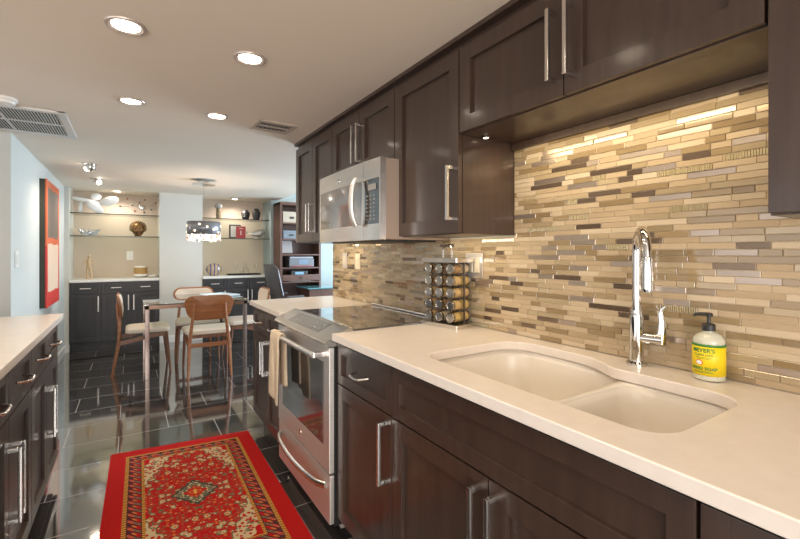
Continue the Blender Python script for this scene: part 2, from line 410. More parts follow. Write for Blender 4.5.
b = B(); b.box(XU-.012, XU+.03, -.14, 3.205, CEIL-.020, CEIL-.0005, .003)
tag(b.build('crown_strip', espresso), 'thin dark crown strip between upper cabinets and ceiling', 'trim')
b = B(); b.box(XW-.030, XW-.0095, .33, 1.262, 1.697, 1.7245, .001); tag(b.build('gap_shade_strip', espresso), 'dark strip standing for the unlit gap along the top of the mosaic', 'shade strip')  # added dark strip imitates the unlit gap under the cabinet
# little lamps under the cabinets
def undercab(y, z, x=1.30, power=3.0, label=''):
    t = thing('puck_light', label, 'light', (x, y, z))
    b = B(); b.lathe([(0, 0), (.013, 0), (.015, -.005), (.012, -.006), (.0, -.006)], seg=20); b.build('housing', nickel, t)
    b = B(); b.lathe([(0, -.0055), (.010, -.0055), (.010, -.007), (0, -.007)], seg=16); b.build('lens', mat('puck_lens', (1, 1, 1), .4, emit=(1., .84, .6), estr=4.), t)
def strip(y0, y1, z, power, x=1.33):
    a = area('under_cabinet_lamp', (x, (y0+y1)/2, z), (0, R(-20), 0), .03, abs(y1-y0), power, (1.0, .80, .50))
strip(.40, 1.20, 1.70, 2.0, 1.22); strip(1.30, 1.70, 1.325, .7, 1.22); strip(2.60, 3.15, 1.325, 1.0, 1.22)
undercab(1.235, 1.725, 1.19, label='small round puck light under the cabinet in the sink recess corner')

# ------------------------------------------------------------------ worktops and sink
def outline(k=0.0):
    """sink cutout, counter-clockwise seen from above; k grows it"""
    pts = []
    def corner(cx, cy, r, a0, a1, n=8):
        pts.extend([(cx+(r+k)*cos(a0+(a1-a0)*i/n), cy+(r+k)*sin(a0+(a1-a0)*i/n)) for i in range(n+1)])
    corner(1.195, 1.085, .105, 0, pi/2)            # back far corner
    corner(.925, 1.105, .085, pi/2, pi)            # front far corner
    corner(.915, .478, .075, pi, 1.5*pi)           # front near corner
    corner(1.155, .483, .08, 1.5*pi, 2*pi)         # back near corner
    pts.extend([(1.235+k, .60), (1.234+k, .66), (1.232+k, .70), (1.234+k, .735), (1.248+k, .765), (1.270+k, .80), (1.289+k, .84), (1.298+k, .89), (1.300+k, .95)])
    return pts
def slab_hole(outer, hole, z0, z1):
    b = B(); bm = b.bm
    lo = [bm.verts.new((x, y, z1)) for x, y in outer]; li = [bm.verts.new((x, y, z1)) for x, y in hole]
    ed = [bm.edges.new((r[i], r[(i+1) % len(r)])) for r in (lo, li) for i in range(len(r))]
    r = bmesh.ops.triangle_fill(bm, use_beauty=True, use_dissolve=False, edges=ed)
    top = [f for f in r['geom'] if isinstance(f, bmesh.types.BMFace)]
    ex = bmesh.ops.extrude_face_region(bm, geom=top)
    for v in ex['geom']:
        if isinstance(v, bmesh.types.BMVert): v.co.z = z0
    return b
XC = .733; ZT = .914; TH = .032
o = slab_hole([(XC, -.14), (XW-.009, -.14), (XW-.009, 1.703), (XC, 1.703)], outline(), ZT-TH, ZT).build('countertop', quartz)
bv = o.modifiers.new('edge', 'BEVEL'); bv.width = .003; bv.segments = 2; bv.limit_method = 'ANGLE'
tag(o, 'pale quartz countertop holding the sink, faucet and soap', 'countertop')
b = B(); b.box(XC, XW-.009, 2.468, 3.215, ZT-TH, ZT, .003)
tag(b.build('countertop', quartz), 'short pale quartz countertop on the far side of the range', 'countertop')
b = B(); b.box(-.99, -.328, .90, 3.10, ZT-TH, ZT, .003)
tag(b.build('countertop', quartz), 'long pale quartz countertop on the opposite left cabinets', 'countertop')
def bowl(b, poly, ztop, zbot, inset=.035):
    cx = sum(q[0] for q in poly)/len(poly); cy = sum(q[1] for q in poly)/len(poly)
    hx = max(abs(q[0]-cx) for q in poly); hy = max(abs(q[1]-cy) for q in poly)
    rings = []
    for s, z in ((-.0, ztop), (.006, ztop-.02), (.014, ztop-.09), (.022, zbot+.045), (.034, zbot+.02), (.060, zbot+.005), (.10, zbot)):
        rings.append([(cx+(x-cx)*(1-s/hx), cy+(y-cy)*(1-s/hy), z) for x, y in poly])
    rings.append([(cx+(x-cx)*.06, cy+(y-cy)*.06, zbot-.004) for x, y in poly])
    vs = [[b.bm.verts.new(q) for q in r] for r in rings]; k = len(poly)
    for i in range(len(vs)-1):
        for j in range(k): b.bm.faces.new((vs[i][j], vs[i][(j+1) % k], vs[i+1][(j+1) % k], vs[i+1][j]))
    b.bm.faces.new(vs[-1])
    return vs[0]
t = thing('kitchen_sink', 'cream double-bowl sink set under the quartz countertop', 'sink', (1.05, .8, .70))
LB = rrect(.836, 1.304, .716, 1.196, .095, 8); RB = rrect(.834, 1.240, .396, .692, .078, 8)
sh = lambda P: [(x-1.05, y-.8) for x, y in P]
b = B(); bowl(b, sh(LB), .875-.70, .675-.70); o = b.build('large_bowl', sinkm, t); so = o.modifiers.new('th', 'SOLIDIFY'); so.thickness = .008; so.offset = 1
b = B(); bowl(b, sh(RB), .875-.70, .715-.70); o = b.build('small_bowl', sinkm, t); so = o.modifiers.new('th', 'SOLIDIFY'); so.thickness = .008; so.offset = 1
# rim plate between the bowls and around them
b = B(); bm = b.bm
loops = [sh(rrect(.80, 1.325, .37, 1.22, .05, 4)), sh(LB), sh(RB)]
ed = []
for lp in loops:
    vv = [bm.verts.new((x, y, .875-.70)) for x, y in lp]; ed += [bm.edges.new((vv[i], vv[(i+1) % len(vv)])) for i in range(len(vv))]
r = bmesh.ops.triangle_fill(bm, use_beauty=True, edges=ed)
o = b.build('rim', sinkm, t); so = o.modifiers.new('th', 'SOLIDIFY'); so.thickness = .006; so.offset = 0
for nm, (cx, cy, cz) in (('drain', (1.07, .96, .676)), ('drain', (1.04, .545, .716))):
    b = B(); b.lathe([(0, .001), (.03, .001), (.042, .006), (.044, .001), (.044, -.004), (0, -.004)], (cx-1.05, cy-.8, cz-.70), 20); b.build(nm, chrome, t)

# ------------------------------------------------------------------ faucet
t = thing('faucet', 'tall chrome gooseneck pull-down faucet with side lever behind the sink', 'faucet', (1.335, .720, ZT), math.atan2(-.105, -.120))
# local +x = spout direction
b = B(); b.lathe([(0, 0), (.030, 0), (.030, .006), (.026, .010), (.024, .012), (0, .012)], seg=28); b.build('base_plate', chrome, t)
b = B(); b.lathe([(0, .010), (.0205, .010), (.0205, .15), (.0175, .156), (.0165, .17), (0, .17)], seg=24)
b.build('body', chrome, t)
b = B(); pts = [(0, 0, .165), (0, 0, .22), (0, 0, .30)] + [(.058-.058*cos(a), 0, .350+.066*sin(a)) for a in [pi*i/14 for i in range(15)]] + [(.119, 0, .33)]
b.tube(pts, .0128, 14); b.build('gooseneck', chrome, t)
b = B(); b.lathe([(0, .0), (.0150, .0), (.0172, .012), (.0165, .06), (.0140, .098), (.0120, .10), (0, .10)], (.124, 0, .236), 20, Matrix.Rotation(R(-2), 4, 'Y')); b.build('spray_head', chrome, t)
vd = Vector((.449, .893, 0))
def vp(k, z, dx=0): return vd*k + Vector((dx, 0, z))
b = B(); b.tube([vp(.012, .085), vp(.040, .085), vp(.062, .085)], [.017, .0165, .0165], 18); b.tube([vp(.056, .085), vp(.070, .085)], [.019, .019], 18)
b.build('valve', chrome, t)
b = B(); b.tube([vp(.066, .072), vp(.068, .092), vp(.070, .115), vp(.070, .140), vp(.066, .160), vp(.070, .176), vp(.080, .186)], [.0135, .0125, .0105, .0085, .0065, .0055, .005], 10, flat=(.7, 1.1)); b.build('lever', chrome, t)

# ------------------------------------------------------------------ soap bottle
t = thing('soap_bottle', 'clear hand soap bottle with yellow label and black pump by the backsplash', 'bottle', (1.346, .528, ZT), R(-172))
yel = mat('label_yellow', (.88, .66, .01), .45); grn = mat('label_green', (.05, .22, .04), .5); wht = mat('label_white', (.9, .88, .8), .5); red_ = mat('label_orange', (.75, .16, .03), .5)
rb = .0375
b = B(); b.lathe([(0, 0), (.030, 0), (rb, .004), (rb, .104), (.036, .113), (.029, .123), (.018, .129), (.0135, .131), (.0135, .136), (0, .136)], seg=36); b.build('bottle_body', bottleglass, t)
def band(z0, z1, a0, a1, r, n=36):
    b = B(); vs = [[b.bm.verts.new((r*cos(a0+(a1-a0)*i/n), r*sin(a0+(a1-a0)*i/n), z)) for i in range(n+1)] for z in (z0, z1)]
    for i in range(n): b.bm.faces.new((vs[0][i], vs[0][i+1], vs[1][i+1], vs[1][i]))
    return b
lab = band(.016, .099, -2.2, 2.2, rb+.0006).build('label', yel, t); so = lab.modifiers.new('th', 'SOLIDIFY'); so.thickness = .0004; so.offset = 1
g_ = band(.094, .1005, -2.2, 2.2, rb+.0011).build('green_stripe', grn, lab); so = g_.modifiers.new('th', 'SOLIDIFY'); so.thickness = .0003; so.offset = 1
def wrap_text(txt, size, z, r, m, parent, ang0=0., name='lettering', bold=0.):
    cu = bpy.data.curves.new('t', 'FONT'); cu.body = txt; cu.size = size; cu.align_x = 'CENTER'; cu.extrude = .0002; cu.resolution_u = 3; cu.offset = bold
    to = bpy.data.objects.new('t', cu); C.objects.link(to); dg = bpy.context.evaluated_depsgraph_get(); dg.update()
    me = bpy.data.meshes.new_from_object(to.evaluated_get(dg)); bpy.data.objects.remove(to)
    for v in me.vertices:
        a = ang0 + v.co.x/r; rr = r + v.co.z + .0003; v.co = Vector((rr*cos(a), rr*sin(a), z+v.co.y))
    me.materials.clear(); me.materials.append(m); me.name = name
    o = bpy.data.objects.new(name, me); C.objects.link(o); o.parent = parent; return o
wrap_text("MEYER'S", .0150, .079, rb+.0011, grn, lab, -.12, bold=.0004)
wrap_text("CLEAN DAY", .0085, .069, rb+.0011, grn, lab, -.12)
wrap_text("HAND SOAP", .0118, .031, rb+.0011, grn, lab, -.12, bold=.0003)
for z_, w_ in ((.064, .036), (.0605, .03), (.026, .05), (.0235, .044)): band(z_, z_+.0011, -.12-w_/2/rb, -.12+w_/2/rb, rb+.0013, 12).build('small_print', grn, lab)
for rr, m_, dx in ((.0088, red_, .0012), (.0066, wht, .0018)):
    b = B(); ps = []
    c = b.bm.verts.new(((rb+dx)*cos(-.35), (rb+dx)*sin(-.35), .0505)); ring = []
    for k in range(22):
        a = 2*pi*k/22; an = -.35+rr*1.1*cos(a)/rb; ring.append(b.bm.verts.new(((rb+dx)*cos(an), (rb+dx)*sin(an), .0505+rr*.85*sin(a))))
    for k in range(22): b.bm.faces.new((c, ring[k], ring[(k+1) % 22]))
    b.build('seal', m_, lab)
t2 = B(); t2.lathe([(0, .134), (.0155, .134), (.0158, .150), (.0135, .153), (.006, .154), (.0045, .156), (.0045, .172), (.009, .173), (.010, .180), (.006, .183), (0, .183)], seg=20)
t2.tube([(0, .0, .1785), (.006, -.018, .1785), (.010, -.030, .1765), (.012, -.033, .172)], [.0055, .005, .0042, .0036], 8); t2.build('pump', blackplastic, t)

# ------------------------------------------------------------------ range
t = thing('range_oven', 'stainless steel slide-in electric range with black glass cooktop', 'range', (.735, Y_RANGE1, 0), RM)
W = .760
b = B(); b.box(.004, W-.004, .045, .640, .05, .900); b.m = 1; b.box(.02, W-.02, .09, .60, 0.0, .05); b.box(.003, .020, .012, .05, .07, .88); b.box(W-.020, W-.003, .012, .05, .07, .88); b.build('body', [steel, darkgap], t)
b = B(); b.box(.0, W, .070, .640, .900, .921, .004); b.build('cooktop', blackglass, t)
b = B()
for cx, cy, r in ((.2, .22, .10), (.55, .22, .085), (.2, .47, .075), (.55, .47, .10)):
    b.tube(arc((cx, cy, .9213), r, 0, 2*pi, 40, 'xy')[:-1], .0012, 4, loop=True, flat=(1, .3))
b.build('burner_ring', mat('burner_grey', (.16, .16, .16), .3), t)
# sloped control panel along the front
b = B(); pr_ = [(-.030, .862), (-.032, .872), (-.024, .885), (.085, .931), (.096, .931), (.100, .922), (.100, .895), (.02, .855), (-.02, .855)]
b.rings([[(x, y, z) for y, z in pr_] for x in (-.002, W+.002)]); cp = b.build('control_panel', mat('panel_steel', (.46, .43, .39), .24, .95), t)
b = B(); nrm = Vector((0, -.0465, .109)).normalized()
def on_slope(x, s, h=.0008):
    q = Vector((x, -.024+.109*s, .885+.046*s)); return q + Vector((0, -.389, .921))*h
b.rings([[on_slope(x, s) for x, s in ((.16, .2), (.60, .2), (.60, .86), (.16, .86))], [on_slope(x, s, .0016) for x, s in ((.163, .22), (.597, .22), (.597, .84), (.163, .84))]])
b.build('touch_panel', mat('touch_glass', (.20, .19, .18), .15, .6), cp)
b = B()
for i in range(9):
    for s in (.36, .64):
        x = .19+i*.045
        if 3 <= i <= 5: continue
        b.rings([[on_slope(xx, ss, .0018) for xx, ss in ((x, s), (x+.016, s), (x+.016, s+.06), (x, s+.06))], [on_slope(xx, ss, .002) for xx, ss in ((x, s), (x+.016, s), (x+.016, s+.06), (x, s+.06))]])
b.build('key_print', mat('key_print', (.36, .35, .34), .5), cp)
# oven door
b = B(); z0, z1 = .300, .850
b.box(.006, .075, -.010, .045, z0, z1, .004); b.box(W-.075, W-.006, -.010, .045, z0, z1, .004); b.box(.07, W-.07, -.0098, .045, z0, z0+.105, .003); b.box(.07, W-.07, -.0098, .045, z1-.075, z1, .003)
dr = b.build('oven_door', steel, t)
b = B(); b.box(.072, W-.072, -.0085, .02, z0+.103, z1-.073, .001); b.m = 1; b.box(.09, W-.09, -.0092, -.004, z0+.12, z1-.09, .0005); b.build('window', [blackglass, ovenglass], dr)
b = B(); zh = z1-.035
b.tube([(.055, -.060, zh), (.2, -.064, zh), (W/2, -.066, zh), (W-.2, -.064, zh), (W-.055, -.060, zh)], .0135, 12)
for x in (.062, W-.062): b.box(x-.016, x+.016, -.064, -.008, zh-.013, zh+.013, .005)
b.build('door_handle', steel_h, dr)
b = B(); b.lathe([(0, 0), (.014, 0), (.014, .002), (0, .0025)], (W/2, -.0098, z0+.055), 20, Matrix.Rotation(pi/2, 4, 'X')); b.build('emblem', chrome, dr)
# drawer
b = B(); b.box(.006, W-.006, -.008, .045, .078, .292, .005); dw = b.build('drawer', steel, t)
b = B(); pts = [(.05+ (W-.10)*i/16, -.010-.050*sin(pi*i/16)**.45, .235) for i in range(17)]
b.tube(pts, .0125, 12, flat=(.8, 1.25)); b.build('drawer_handle', steel_h, dw)
b = B(); b.box(.0, W, .605, .640, .921, .934, .005); b.build('back_trim', steel_h, t)

# towel over the oven handle
def towel():
    b = B(); zh = .815; yh = -.064; cols_ = 14
    prof = []
    for i in range(22): prof.append((-1, i/21))
    rings_f = []
    n = 26
    def row(s):            # s: -1 front bottom .. 0 top .. 1 back bottom
        out = []
        for j in range(cols_+1):
            u = j/cols_
            x = .105 + .150*u + (.012*sin(u*9+s*2) if abs(s) > .2 else 0)
            if s <= 0:
                ln = .335 + .03*u; z = zh+.017 - ln*abs(s); y = yh-.018-.006*sin(u*8)*min(1, abs(s)*2)-.010*abs(s)
            else:
                ln = .29 - .02*u; z = zh+.017 - ln*abs(s); y = yh+.018+.004*sin(u*7)*min(1, s*2)
            if abs(s) < .06: k = s/.06; y = yh + .018*k; z = zh + .0165 + .004*(1-k*k)
            out.append((x + (.02*(-s) if s < 0 else .035*s), y, z))
        return out
    rows = [row(-1+2*i/(2*n)) for i in range(2*n+1)]
    vs = [[b.bm.verts.new(q) for q in r] for r in rows]
    for i in range(len(vs)-1):
        for j in range(cols_): b.bm.faces.new((vs[i][j], vs[i][j+1], vs[i+1][j+1], vs[i+1][j]))
    o = b.build('towel', towelm); o.location = (.735, Y_RANGE1, 0); o.rotation_euler = (0, 0, RM)
    s = o.modifiers.new('th', 'SOLIDIFY'); s.thickness = .011; s.offset = 0
    s2 = o.modifiers.new('sub', 'SUBSURF'); s2.levels = 1; s2.render_levels = 1
    return tag(o, 'beige terry towel hanging folded over the oven door handle', 'towel')
towel()

# ------------------------------------------------------------------ microwave
t = thing('microwave', 'stainless over-the-range microwave with bowed handle under the short cabinet', 'microwave', (.975, 2.448, 1.325), RM)
W = .745; h = .385
b = B(); b.box(.002, W-.002, .028, XW-.0095-.975, .002, h, .003); b.m = 1; b.box(.05, W-.05, .06, .36, -.006, .002); b.build('body', [mat('micro_case', (.42, .32, .26), .35, .25), blackplastic], t)
def bow(x): return -.012*(1-((x-W/2)/(W/2))**2)
def curved_panel(b, x0, x1, z0, z1, y0=0., y1=.03, n=10, f=bow):
    xs = [x0+(x1-x0)*i/n for i in range(n+1)]
    b.rings([[(x, y0+f(x), z0), (x, y0+f(x), z1), (x, y1, z1), (x, y1, z0)] for x in xs])
xd = .595
b = B(); curved_panel(b, 0, xd-.002, 0, .078); curved_panel(b, 0, xd-.002, h-.095, h); curved_panel(b, 0, .022, .078, h-.095, n=2); curved_panel(b, xd-.02, xd-.002, .078, h-.095, n=2); d = b.build('door', steel_h, t)
b = B(); curved_panel(b, .020, xd-.018, .076, h-.093, -.0008, .02); b.build('window', mat('micro_glass', (.16, .14, .13), .07, ior=2.2, coat=.6), d)
b = B(); pts = [(xd-.035, bow(xd-.035)-.004-.048*sin(pi*min(max(i/14,.02),.98))**.28, .070+(h-.150)*i/14) for i in range(15)]
b.tube(pts, .0145, 12, flat=(1.15, .75)); b.build('handle', steel, d)
b = B(); b.lathe([(0, 0), (.014, 0), (.014, .002), (.011, .0026), (0, .0026)], (.30, bow(.3)-.0005, h-.055), 20, Matrix.Rotation(pi/2, 4, 'X')); b.tube(arc((.30, bow(.3)-.004, h-.055), .0075, .6, 5.2, 12, 'xz'), .0014, 5); b.build('emblem', chrome, d)
b = B(); curved_panel(b, xd, W, 0, .078); curved_panel(b, xd, W, h-.095, h); curved_panel(b, W-.012, W, .078, h-.095, n=2); curved_panel(b, xd, xd+.010, .078, h-.095, n=2); cp = b.build('control_frame', steel_h, t)
b = B(); curved_panel(b, xd+.008, W-.010, .076, h-.093, -.0006, .02); b.build('keypad', blackglass, cp)
b = B()
kx = [xd+.032+.032*i for i in range(3)]
for iz in range(7):
    for x in kx:
        z = .098+iz*.019; b.box(x-.007, x+.007, bow(x)-.0016, bow(x)-.0004, z-.003, z+.003)
b.box(xd+.028, W-.03, bow(.66)-.0018, bow(.66)-.0004, .238, .266); b.build('key_print', mat('key_white', (.30, .29, .27), .5), cp)

# ------------------------------------------------------------------ spice rack with jars
ang = math.atan2(.045, .25)
rx, ry = 1.290, 1.600
t = thing('spice_rack', 'square steel countertop spice rack with top loop holding rows of jars', 'spice rack', (rx, ry, ZT), ang+0)
hw, hl = .062, .105     # half sizes: local x (depth), y (length)
b = B(); b.prism(rrect(-hw-.010, hw+.010, -hl-.012, hl+.012, .006, 3), 0, .018); b.build('base', steel_h, t)
b = B(); b.prism(rrect(-hw-.004, hw+.004, -hl-.006, hl+.006, .008, 3), .304, .324); b.build('top', steel_h, t)
b = B(); b.tube([(0, -.028, .322), (0, -.028, .355)] + [(0, -.028*cos(pi*i/10), .360+.028*sin(pi*i/10)) for i in range(11)] + [(0, .028, .355), (0, .028, .322)], .0028, 8); b.build('loop', chrome, t)
b = B(); ncol, nrow = 3, 5; pc, prw = .068, .0565
for j in range(ncol+1):
    y = (j-ncol/2)*pc; y = max(-hl+.004, min(hl-.004, y))
    b.box(-.004, .004, y-.003, y+.003, .016, .306)
for i in range(nrow+1):
    z = .019 + i*prw
    if 0 < i < nrow: b.box(-.004, .004, -hl+.004, hl-.004, z-.002, z+.002)
b.build('lattice', mat('rack_dark', (.16, .14, .13), .3, .8), t)
spice_cols = [('tan', (.60, .40, .18)), ('ochre', (.62, .42, .15)), ('brown', (.42, .25, .12)), ('cream', (.70, .56, .36))]
def make_jar():
    # axis along local x, lid at -x
    t = thing('spice_jar', 'x', 'jar')
    M_ = Matrix.Rotation(-pi/2, 4, 'Y')          # lathe z -> -x
    b = B(); b.lathe([(0, -.045), (.0215, -.045), (.0235, -.043), (.0235, -.004), (.021, .000), (0, .000)], (0, 0, 0), 18, M_); b.build('jar_glass', glass, t)
    b = B(); b.lathe([(0, -.0438), (.0210, -.0438), (.0228, -.042), (.0228, -.004), (0, -.006)], (0, 0, 0), 16, M_); b.build('spice', MATS['grout'], t)
    b = B(); b.lathe([(.0, .0), (.0235, .0), (.0240, .002), (.0240, .011), (.0225, .0135), (.017, .0135), (.016, .0125), (0, .0125)], (0, 0, 0), 20, M_); b.build('lid', mat('jar_lid', (.50, .48, .46), .16, 1.), t)
    return t
proto = make_jar(); first = True
smats = [noise_col(mat('spice_'+n, rough=.9), tuple(c*.8 for c in col), tuple(c*1.15 for c in col), (300, 300, 300)) for n, col in spice_cols]
RW = ['bottom', 'second', 'middle', 'fourth', 'top']; CW = ['near', 'middle', 'far']
Mr = Matrix.Translation((rx, ry, ZT)) @ Matrix.Rotation(ang, 4, 'Z')
for side in (-1, 1):
    for i in range(nrow):
        for j in range(ncol):
            jr = proto if first else copy_tree(proto); first = False
            q = Mr @ Vector((side*.0515, (j-1)*pc, .049+i*prw-.0005)); jr.location = q; jr.rotation_euler = (0, 0, ang + (0 if side < 0 else pi))
            sm = random.choice(smats); nm = sm.name.replace('spice_', '')
            k = [c for c in jr.children if c.name.startswith('spice')][0]; k.data = k.data.copy(); k.data.materials[0] = sm
            jr['label'] = f"spice jar with {nm} spice, {RW[i]} row, {CW[j]} column, {'lid towards the aisle' if side < 0 else 'lid towards the backsplash'}"
            jr['group'] = 'spice jars in the steel rack'

# ------------------------------------------------------------------ plates on the backsplash
def wall_plate(label, y, z, wdt, n, platem=steel, rock=beigeplate, kind='switch', h=.118):
    t = thing('switch_plate' if kind == 'switch' else 'outlet_plate', label, 'switch' if kind == 'switch' else 'outlet', (XW-.0095, y, z), RM)
    b = B(); b.box(-wdt/2, wdt/2, -.005, .0, -h/2, h/2, .002); b.build('plate', platem, t)
    for i in range(n):
        x = (i-(n-1)/2)*.046
        b = B(); b.box(x-.0165, x+.0165, -.009, -.004, -.034, .034, .0015); b.build('rocker' if kind == 'switch' else 'socket', rock, t)
wall_plate('steel double switch plate with two cream rockers behind the spice rack', 1.515, 1.203, .118, 2)
wall_plate('steel single switch plate on backsplash nearest the end of the wall', 2.965, 1.206, .076, 1)
wall_plate('cream rocker plate on backsplash beside the range, second from wall end', 2.745, 1.200, .070, 1, platem=beigeplate)

# ------------------------------------------------------------------ rug
def rug_material():
    m = mat('rug_pile', (.6, .03, .02), .95, spec=.1); N, L, p = nodes(m)
    def mth(op, a, b=None, c=None, clamp=False):
        n = N.new('ShaderNodeMath'); n.operation = op; n.use_clamp = clamp
        for i, v in enumerate((a, b, c)):
            if v is None: continue
            if isinstance(v, (int, float)): n.inputs[i].default_value = v
            else: L.new(v, n.inputs[i])
        return n.outputs[0]
    def mix(f, a, b):
        n = N.new('ShaderNodeMix'); n.data_type = 'RGBA'
        if isinstance(f, (int, float)): n.inputs[0].default_value = f
        else: L.new(f, n.inputs[0])
        for i, v in ((6, a), (7, b)):
            if isinstance(v, tuple): n.inputs[i].default_value = (*v, 1)
            else: L.new(v, n.inputs[i])
        return n.outputs[2]
    tc = N.new('ShaderNodeTexCoord'); sp = N.new('ShaderNodeSeparateXYZ'); L.new(tc.outputs['Object'], sp.inputs[0])
    x = sp.outputs[0]; y = mth('MULTIPLY_ADD', x, .085, sp.outputs[1]); ax, ay = mth('ABSOLUTE', x), mth('ABSOLUTE', y)
    e = mth('MINIMUM', mth('SUBTRACT', HX, ax), mth('SUBTRACT', HY, ay))
    RED, DK, YE, CR, GR, OR = (.54, .015, .014), (.10, .03, .032), (.80, .46, .09), (.68, .52, .30), (.17, .16, .085), (.72, .20, .05)
    fold = N.new('ShaderNodeCombineXYZ'); L.new(ax, fold.inputs[0]); L.new(ay, fold.inputs[1])
    def vor(scale, thr, feature='F1', off=0.):
        v = N.new('ShaderNodeTexVoronoi'); v.inputs['Scale'].default_value = scale; v.inputs['Randomness'].default_value = .75
        mp = N.new('ShaderNodeMapping'); mp.inputs['Location'].default_value = (off, off*1.7, 0)
        L.new(fold.outputs[0], mp.inputs[0]); L.new(mp.outputs[0], v.inputs['Vector']); return v
    # field flowers
    v1 = vor(22, .3); v2 = vor(48, .3, off=3.1)
    n1 = N.new('ShaderNodeTexNoise'); n1.inputs['Scale'].default_value = 60; n1.inputs['Detail'].default_value = 3; L.new(fold.outputs[0], n1.inputs['Vector'])
    n2 = N.new('ShaderNodeTexNoise'); n2.inputs['Scale'].default_value = 30; n2.inputs['Detail'].default_value = 2; L.new(fold.outputs[0], n2.inputs['Vector'])
    hs = N.new('ShaderNodeSeparateColor'); L.new(v1.outputs['Color'], hs.inputs[0])
    hs2 = N.new('ShaderNodeSeparateColor'); L.new(v2.outputs['Color'], hs2.inputs[0])
    d1, d2 = mth('ADD', v1.outputs['Distance'], mth('MULTIPLY', mth('SUBTRACT', n1.outputs['Fac'], .5), .5)), v2.outputs['Distance']
    field = mix(mth('LESS_THAN', mth('ABSOLUTE', mth('SUBTRACT', n2.outputs['Fac'], .52)), .014), RED, GR)
    field = mix(mth('MULTIPLY', mth('LESS_THAN', d2, .36), mth('GREATER_THAN', hs2.outputs[0], .35)), field, OR)
    field = mix(mth('MULTIPLY', mth('LESS_THAN', d2, .22), mth('GREATER_THAN', hs2.outputs[1], .55)), field, CR)
    field = mix(mth('MULTIPLY', mth('LESS_THAN', d1, .40), mth('GREATER_THAN', hs.outputs[0], .2)), field, GR)
    field = mix(mth('MULTIPLY', mth('LESS_THAN', d1, .31), mth('GREATER_THAN', hs.outputs[0], .2)), field, CR)
    field = mix(mth('MULTIPLY', mth('LESS_THAN', d1, .16), mth('GREATER_THAN', hs.outputs[0], .2)), field, OR)
    # cream corner spandrels with stepped contour
    q = mth('ADD', mth('DIVIDE', ax, HX-.175), mth('DIVIDE', ay, HY-.175))
    q = mth('ADD', q, mth('MULTIPLY', mth('SINE', mth('MULTIPLY', mth('SUBTRACT', ax, ay), 70.)), .035))
    cream = mix(mth('LESS_THAN', d2, .42), CR, mix(mth('GREATER_THAN', hs2.outputs[2], .5), RED, GR))
    cream = mix(mth('LESS_THAN', mth('ABSOLUTE', mth('SUBTRACT', d1, .33)), .05), cream, GR)
    cream = mix(mth('LESS_THAN', d1, .24), cream, RED)
    inner = mix(mth('GREATER_THAN', q, 1.34), field, GR)
    inner = mix(mth('GREATER_THAN', q, 1.37), inner, cream)
    inner = mix(mth('GREATER_THAN', q, 1.80), inner, RED)
    # medallion
    k = mth('ADD', mth('DIVIDE', ax, .112), mth('DIVIDE', ay, .135))
    k = mth('ADD', k, mth('MULTIPLY', mth('SINE', mth('MULTIPLY', mth('SUBTRACT', ax, ay), 110.)), .04))
    med = mix(mth('LESS_THAN', k, .86), (.07, .075, .06), mix(mth('GREATER_THAN', n1.outputs['Fac'], .54), (.15, .15, .10), CR))
    med = mix(mth('LESS_THAN', k, .50), med, RED)
    med = mix(mth('MULTIPLY', mth('LESS_THAN', k, .46), mth('GREATER_THAN', n1.outputs['Fac'], .5)), med, OR)
    med = mix(mth('LESS_THAN', k, .13), med, YE)
    inner = mix(mth('LESS_THAN', k, 1.0), inner, med)
    # border bands
    cx = mth('ADD', x, y); 
    bead = mth('GREATER_THAN', mth('SINE', mth('MULTIPLY', cx, 420.)), -.1)
    beads = mix(bead, YE, (.30, .05, .02))
    motif = mth('SINE', mth('MULTIPLY', mth('ADD', x, y), 105.))
    mb = mth('ADD', motif, mth('MULTIPLY', mth('SINE', mth('MULTIPLY', mth('SUBTRACT', e, .132), 110.)), .9))
    band_ = mix(mth('GREATER_THAN', mth('ABSOLUTE', mb), .95), DK, RED)
    band_ = mix(mth('GREATER_THAN', mth('ADD', motif, mth('MULTIPLY', mth('ABSOLUTE', mth('SUBTRACT', e, .132)), -40.)), .55), band_, OR)
    band_ = mix(mth('LESS_THAN', mth('ABSOLUTE', mth('ADD', motif, .85)), .06), band_, CR)
    def at(lo, hi, base, col): return mix(mth('MULTIPLY', mth('GREATER_THAN', e, lo), mth('LESS_THAN', e, hi)), base, col)
    c = mix(mth('GREATER_THAN', e, .176), RED, inner)
    c = at(.082, .100, c, beads); c = at(.100, .104, c, DK); c = at(.104, .158, c, band_); c = at(.158, .162, c, DK); c = at(.162, .176, c, beads)
    n3 = N.new('ShaderNodeTexNoise'); n3.inputs['Scale'].default_value = 700; L.new(tc.outputs['Object'], n3.inputs['Vector'])
    c2 = N.new('ShaderNodeMix'); c2.data_type = 'RGBA'; c2.blend_type = 'MULTIPLY'; c2.inputs[0].default_value = .45
    L.new(c, c2.inputs[6]); L.new(n3.outputs['Fac'], c2.inputs[7])
    br = N.new('ShaderNodeBrightContrast'); br.inputs[1].default_value = 0.0; L.new(c2.outputs[2], br.inputs[0])
    L.new(br.outputs[0], p.inputs['Base Color'])
    bp = N.new('ShaderNodeBump'); bp.inputs['Strength'].default_value = .5; bp.inputs['Distance'].default_value = .003; L.new(n3.outputs['Fac'], bp.inputs['Height']); L.new(bp.outputs[0], p.inputs['Normal'])
    return m
HX, HY = .402, .685
b = B(); b.prism(rrect(-HX, HX, -HY, HY, .008, 3), 0.0005, .009)
for v in b.bm.verts: v.co.y -= .085*v.co.x
o = b.build('area_rug', rug_material()); o.location = (.285, 2.455, 0); o.rotation_euler = (0, 0, R(-.9)); tag(o, 'red oriental area rug with diamond medallion on the tile floor', 'rug')

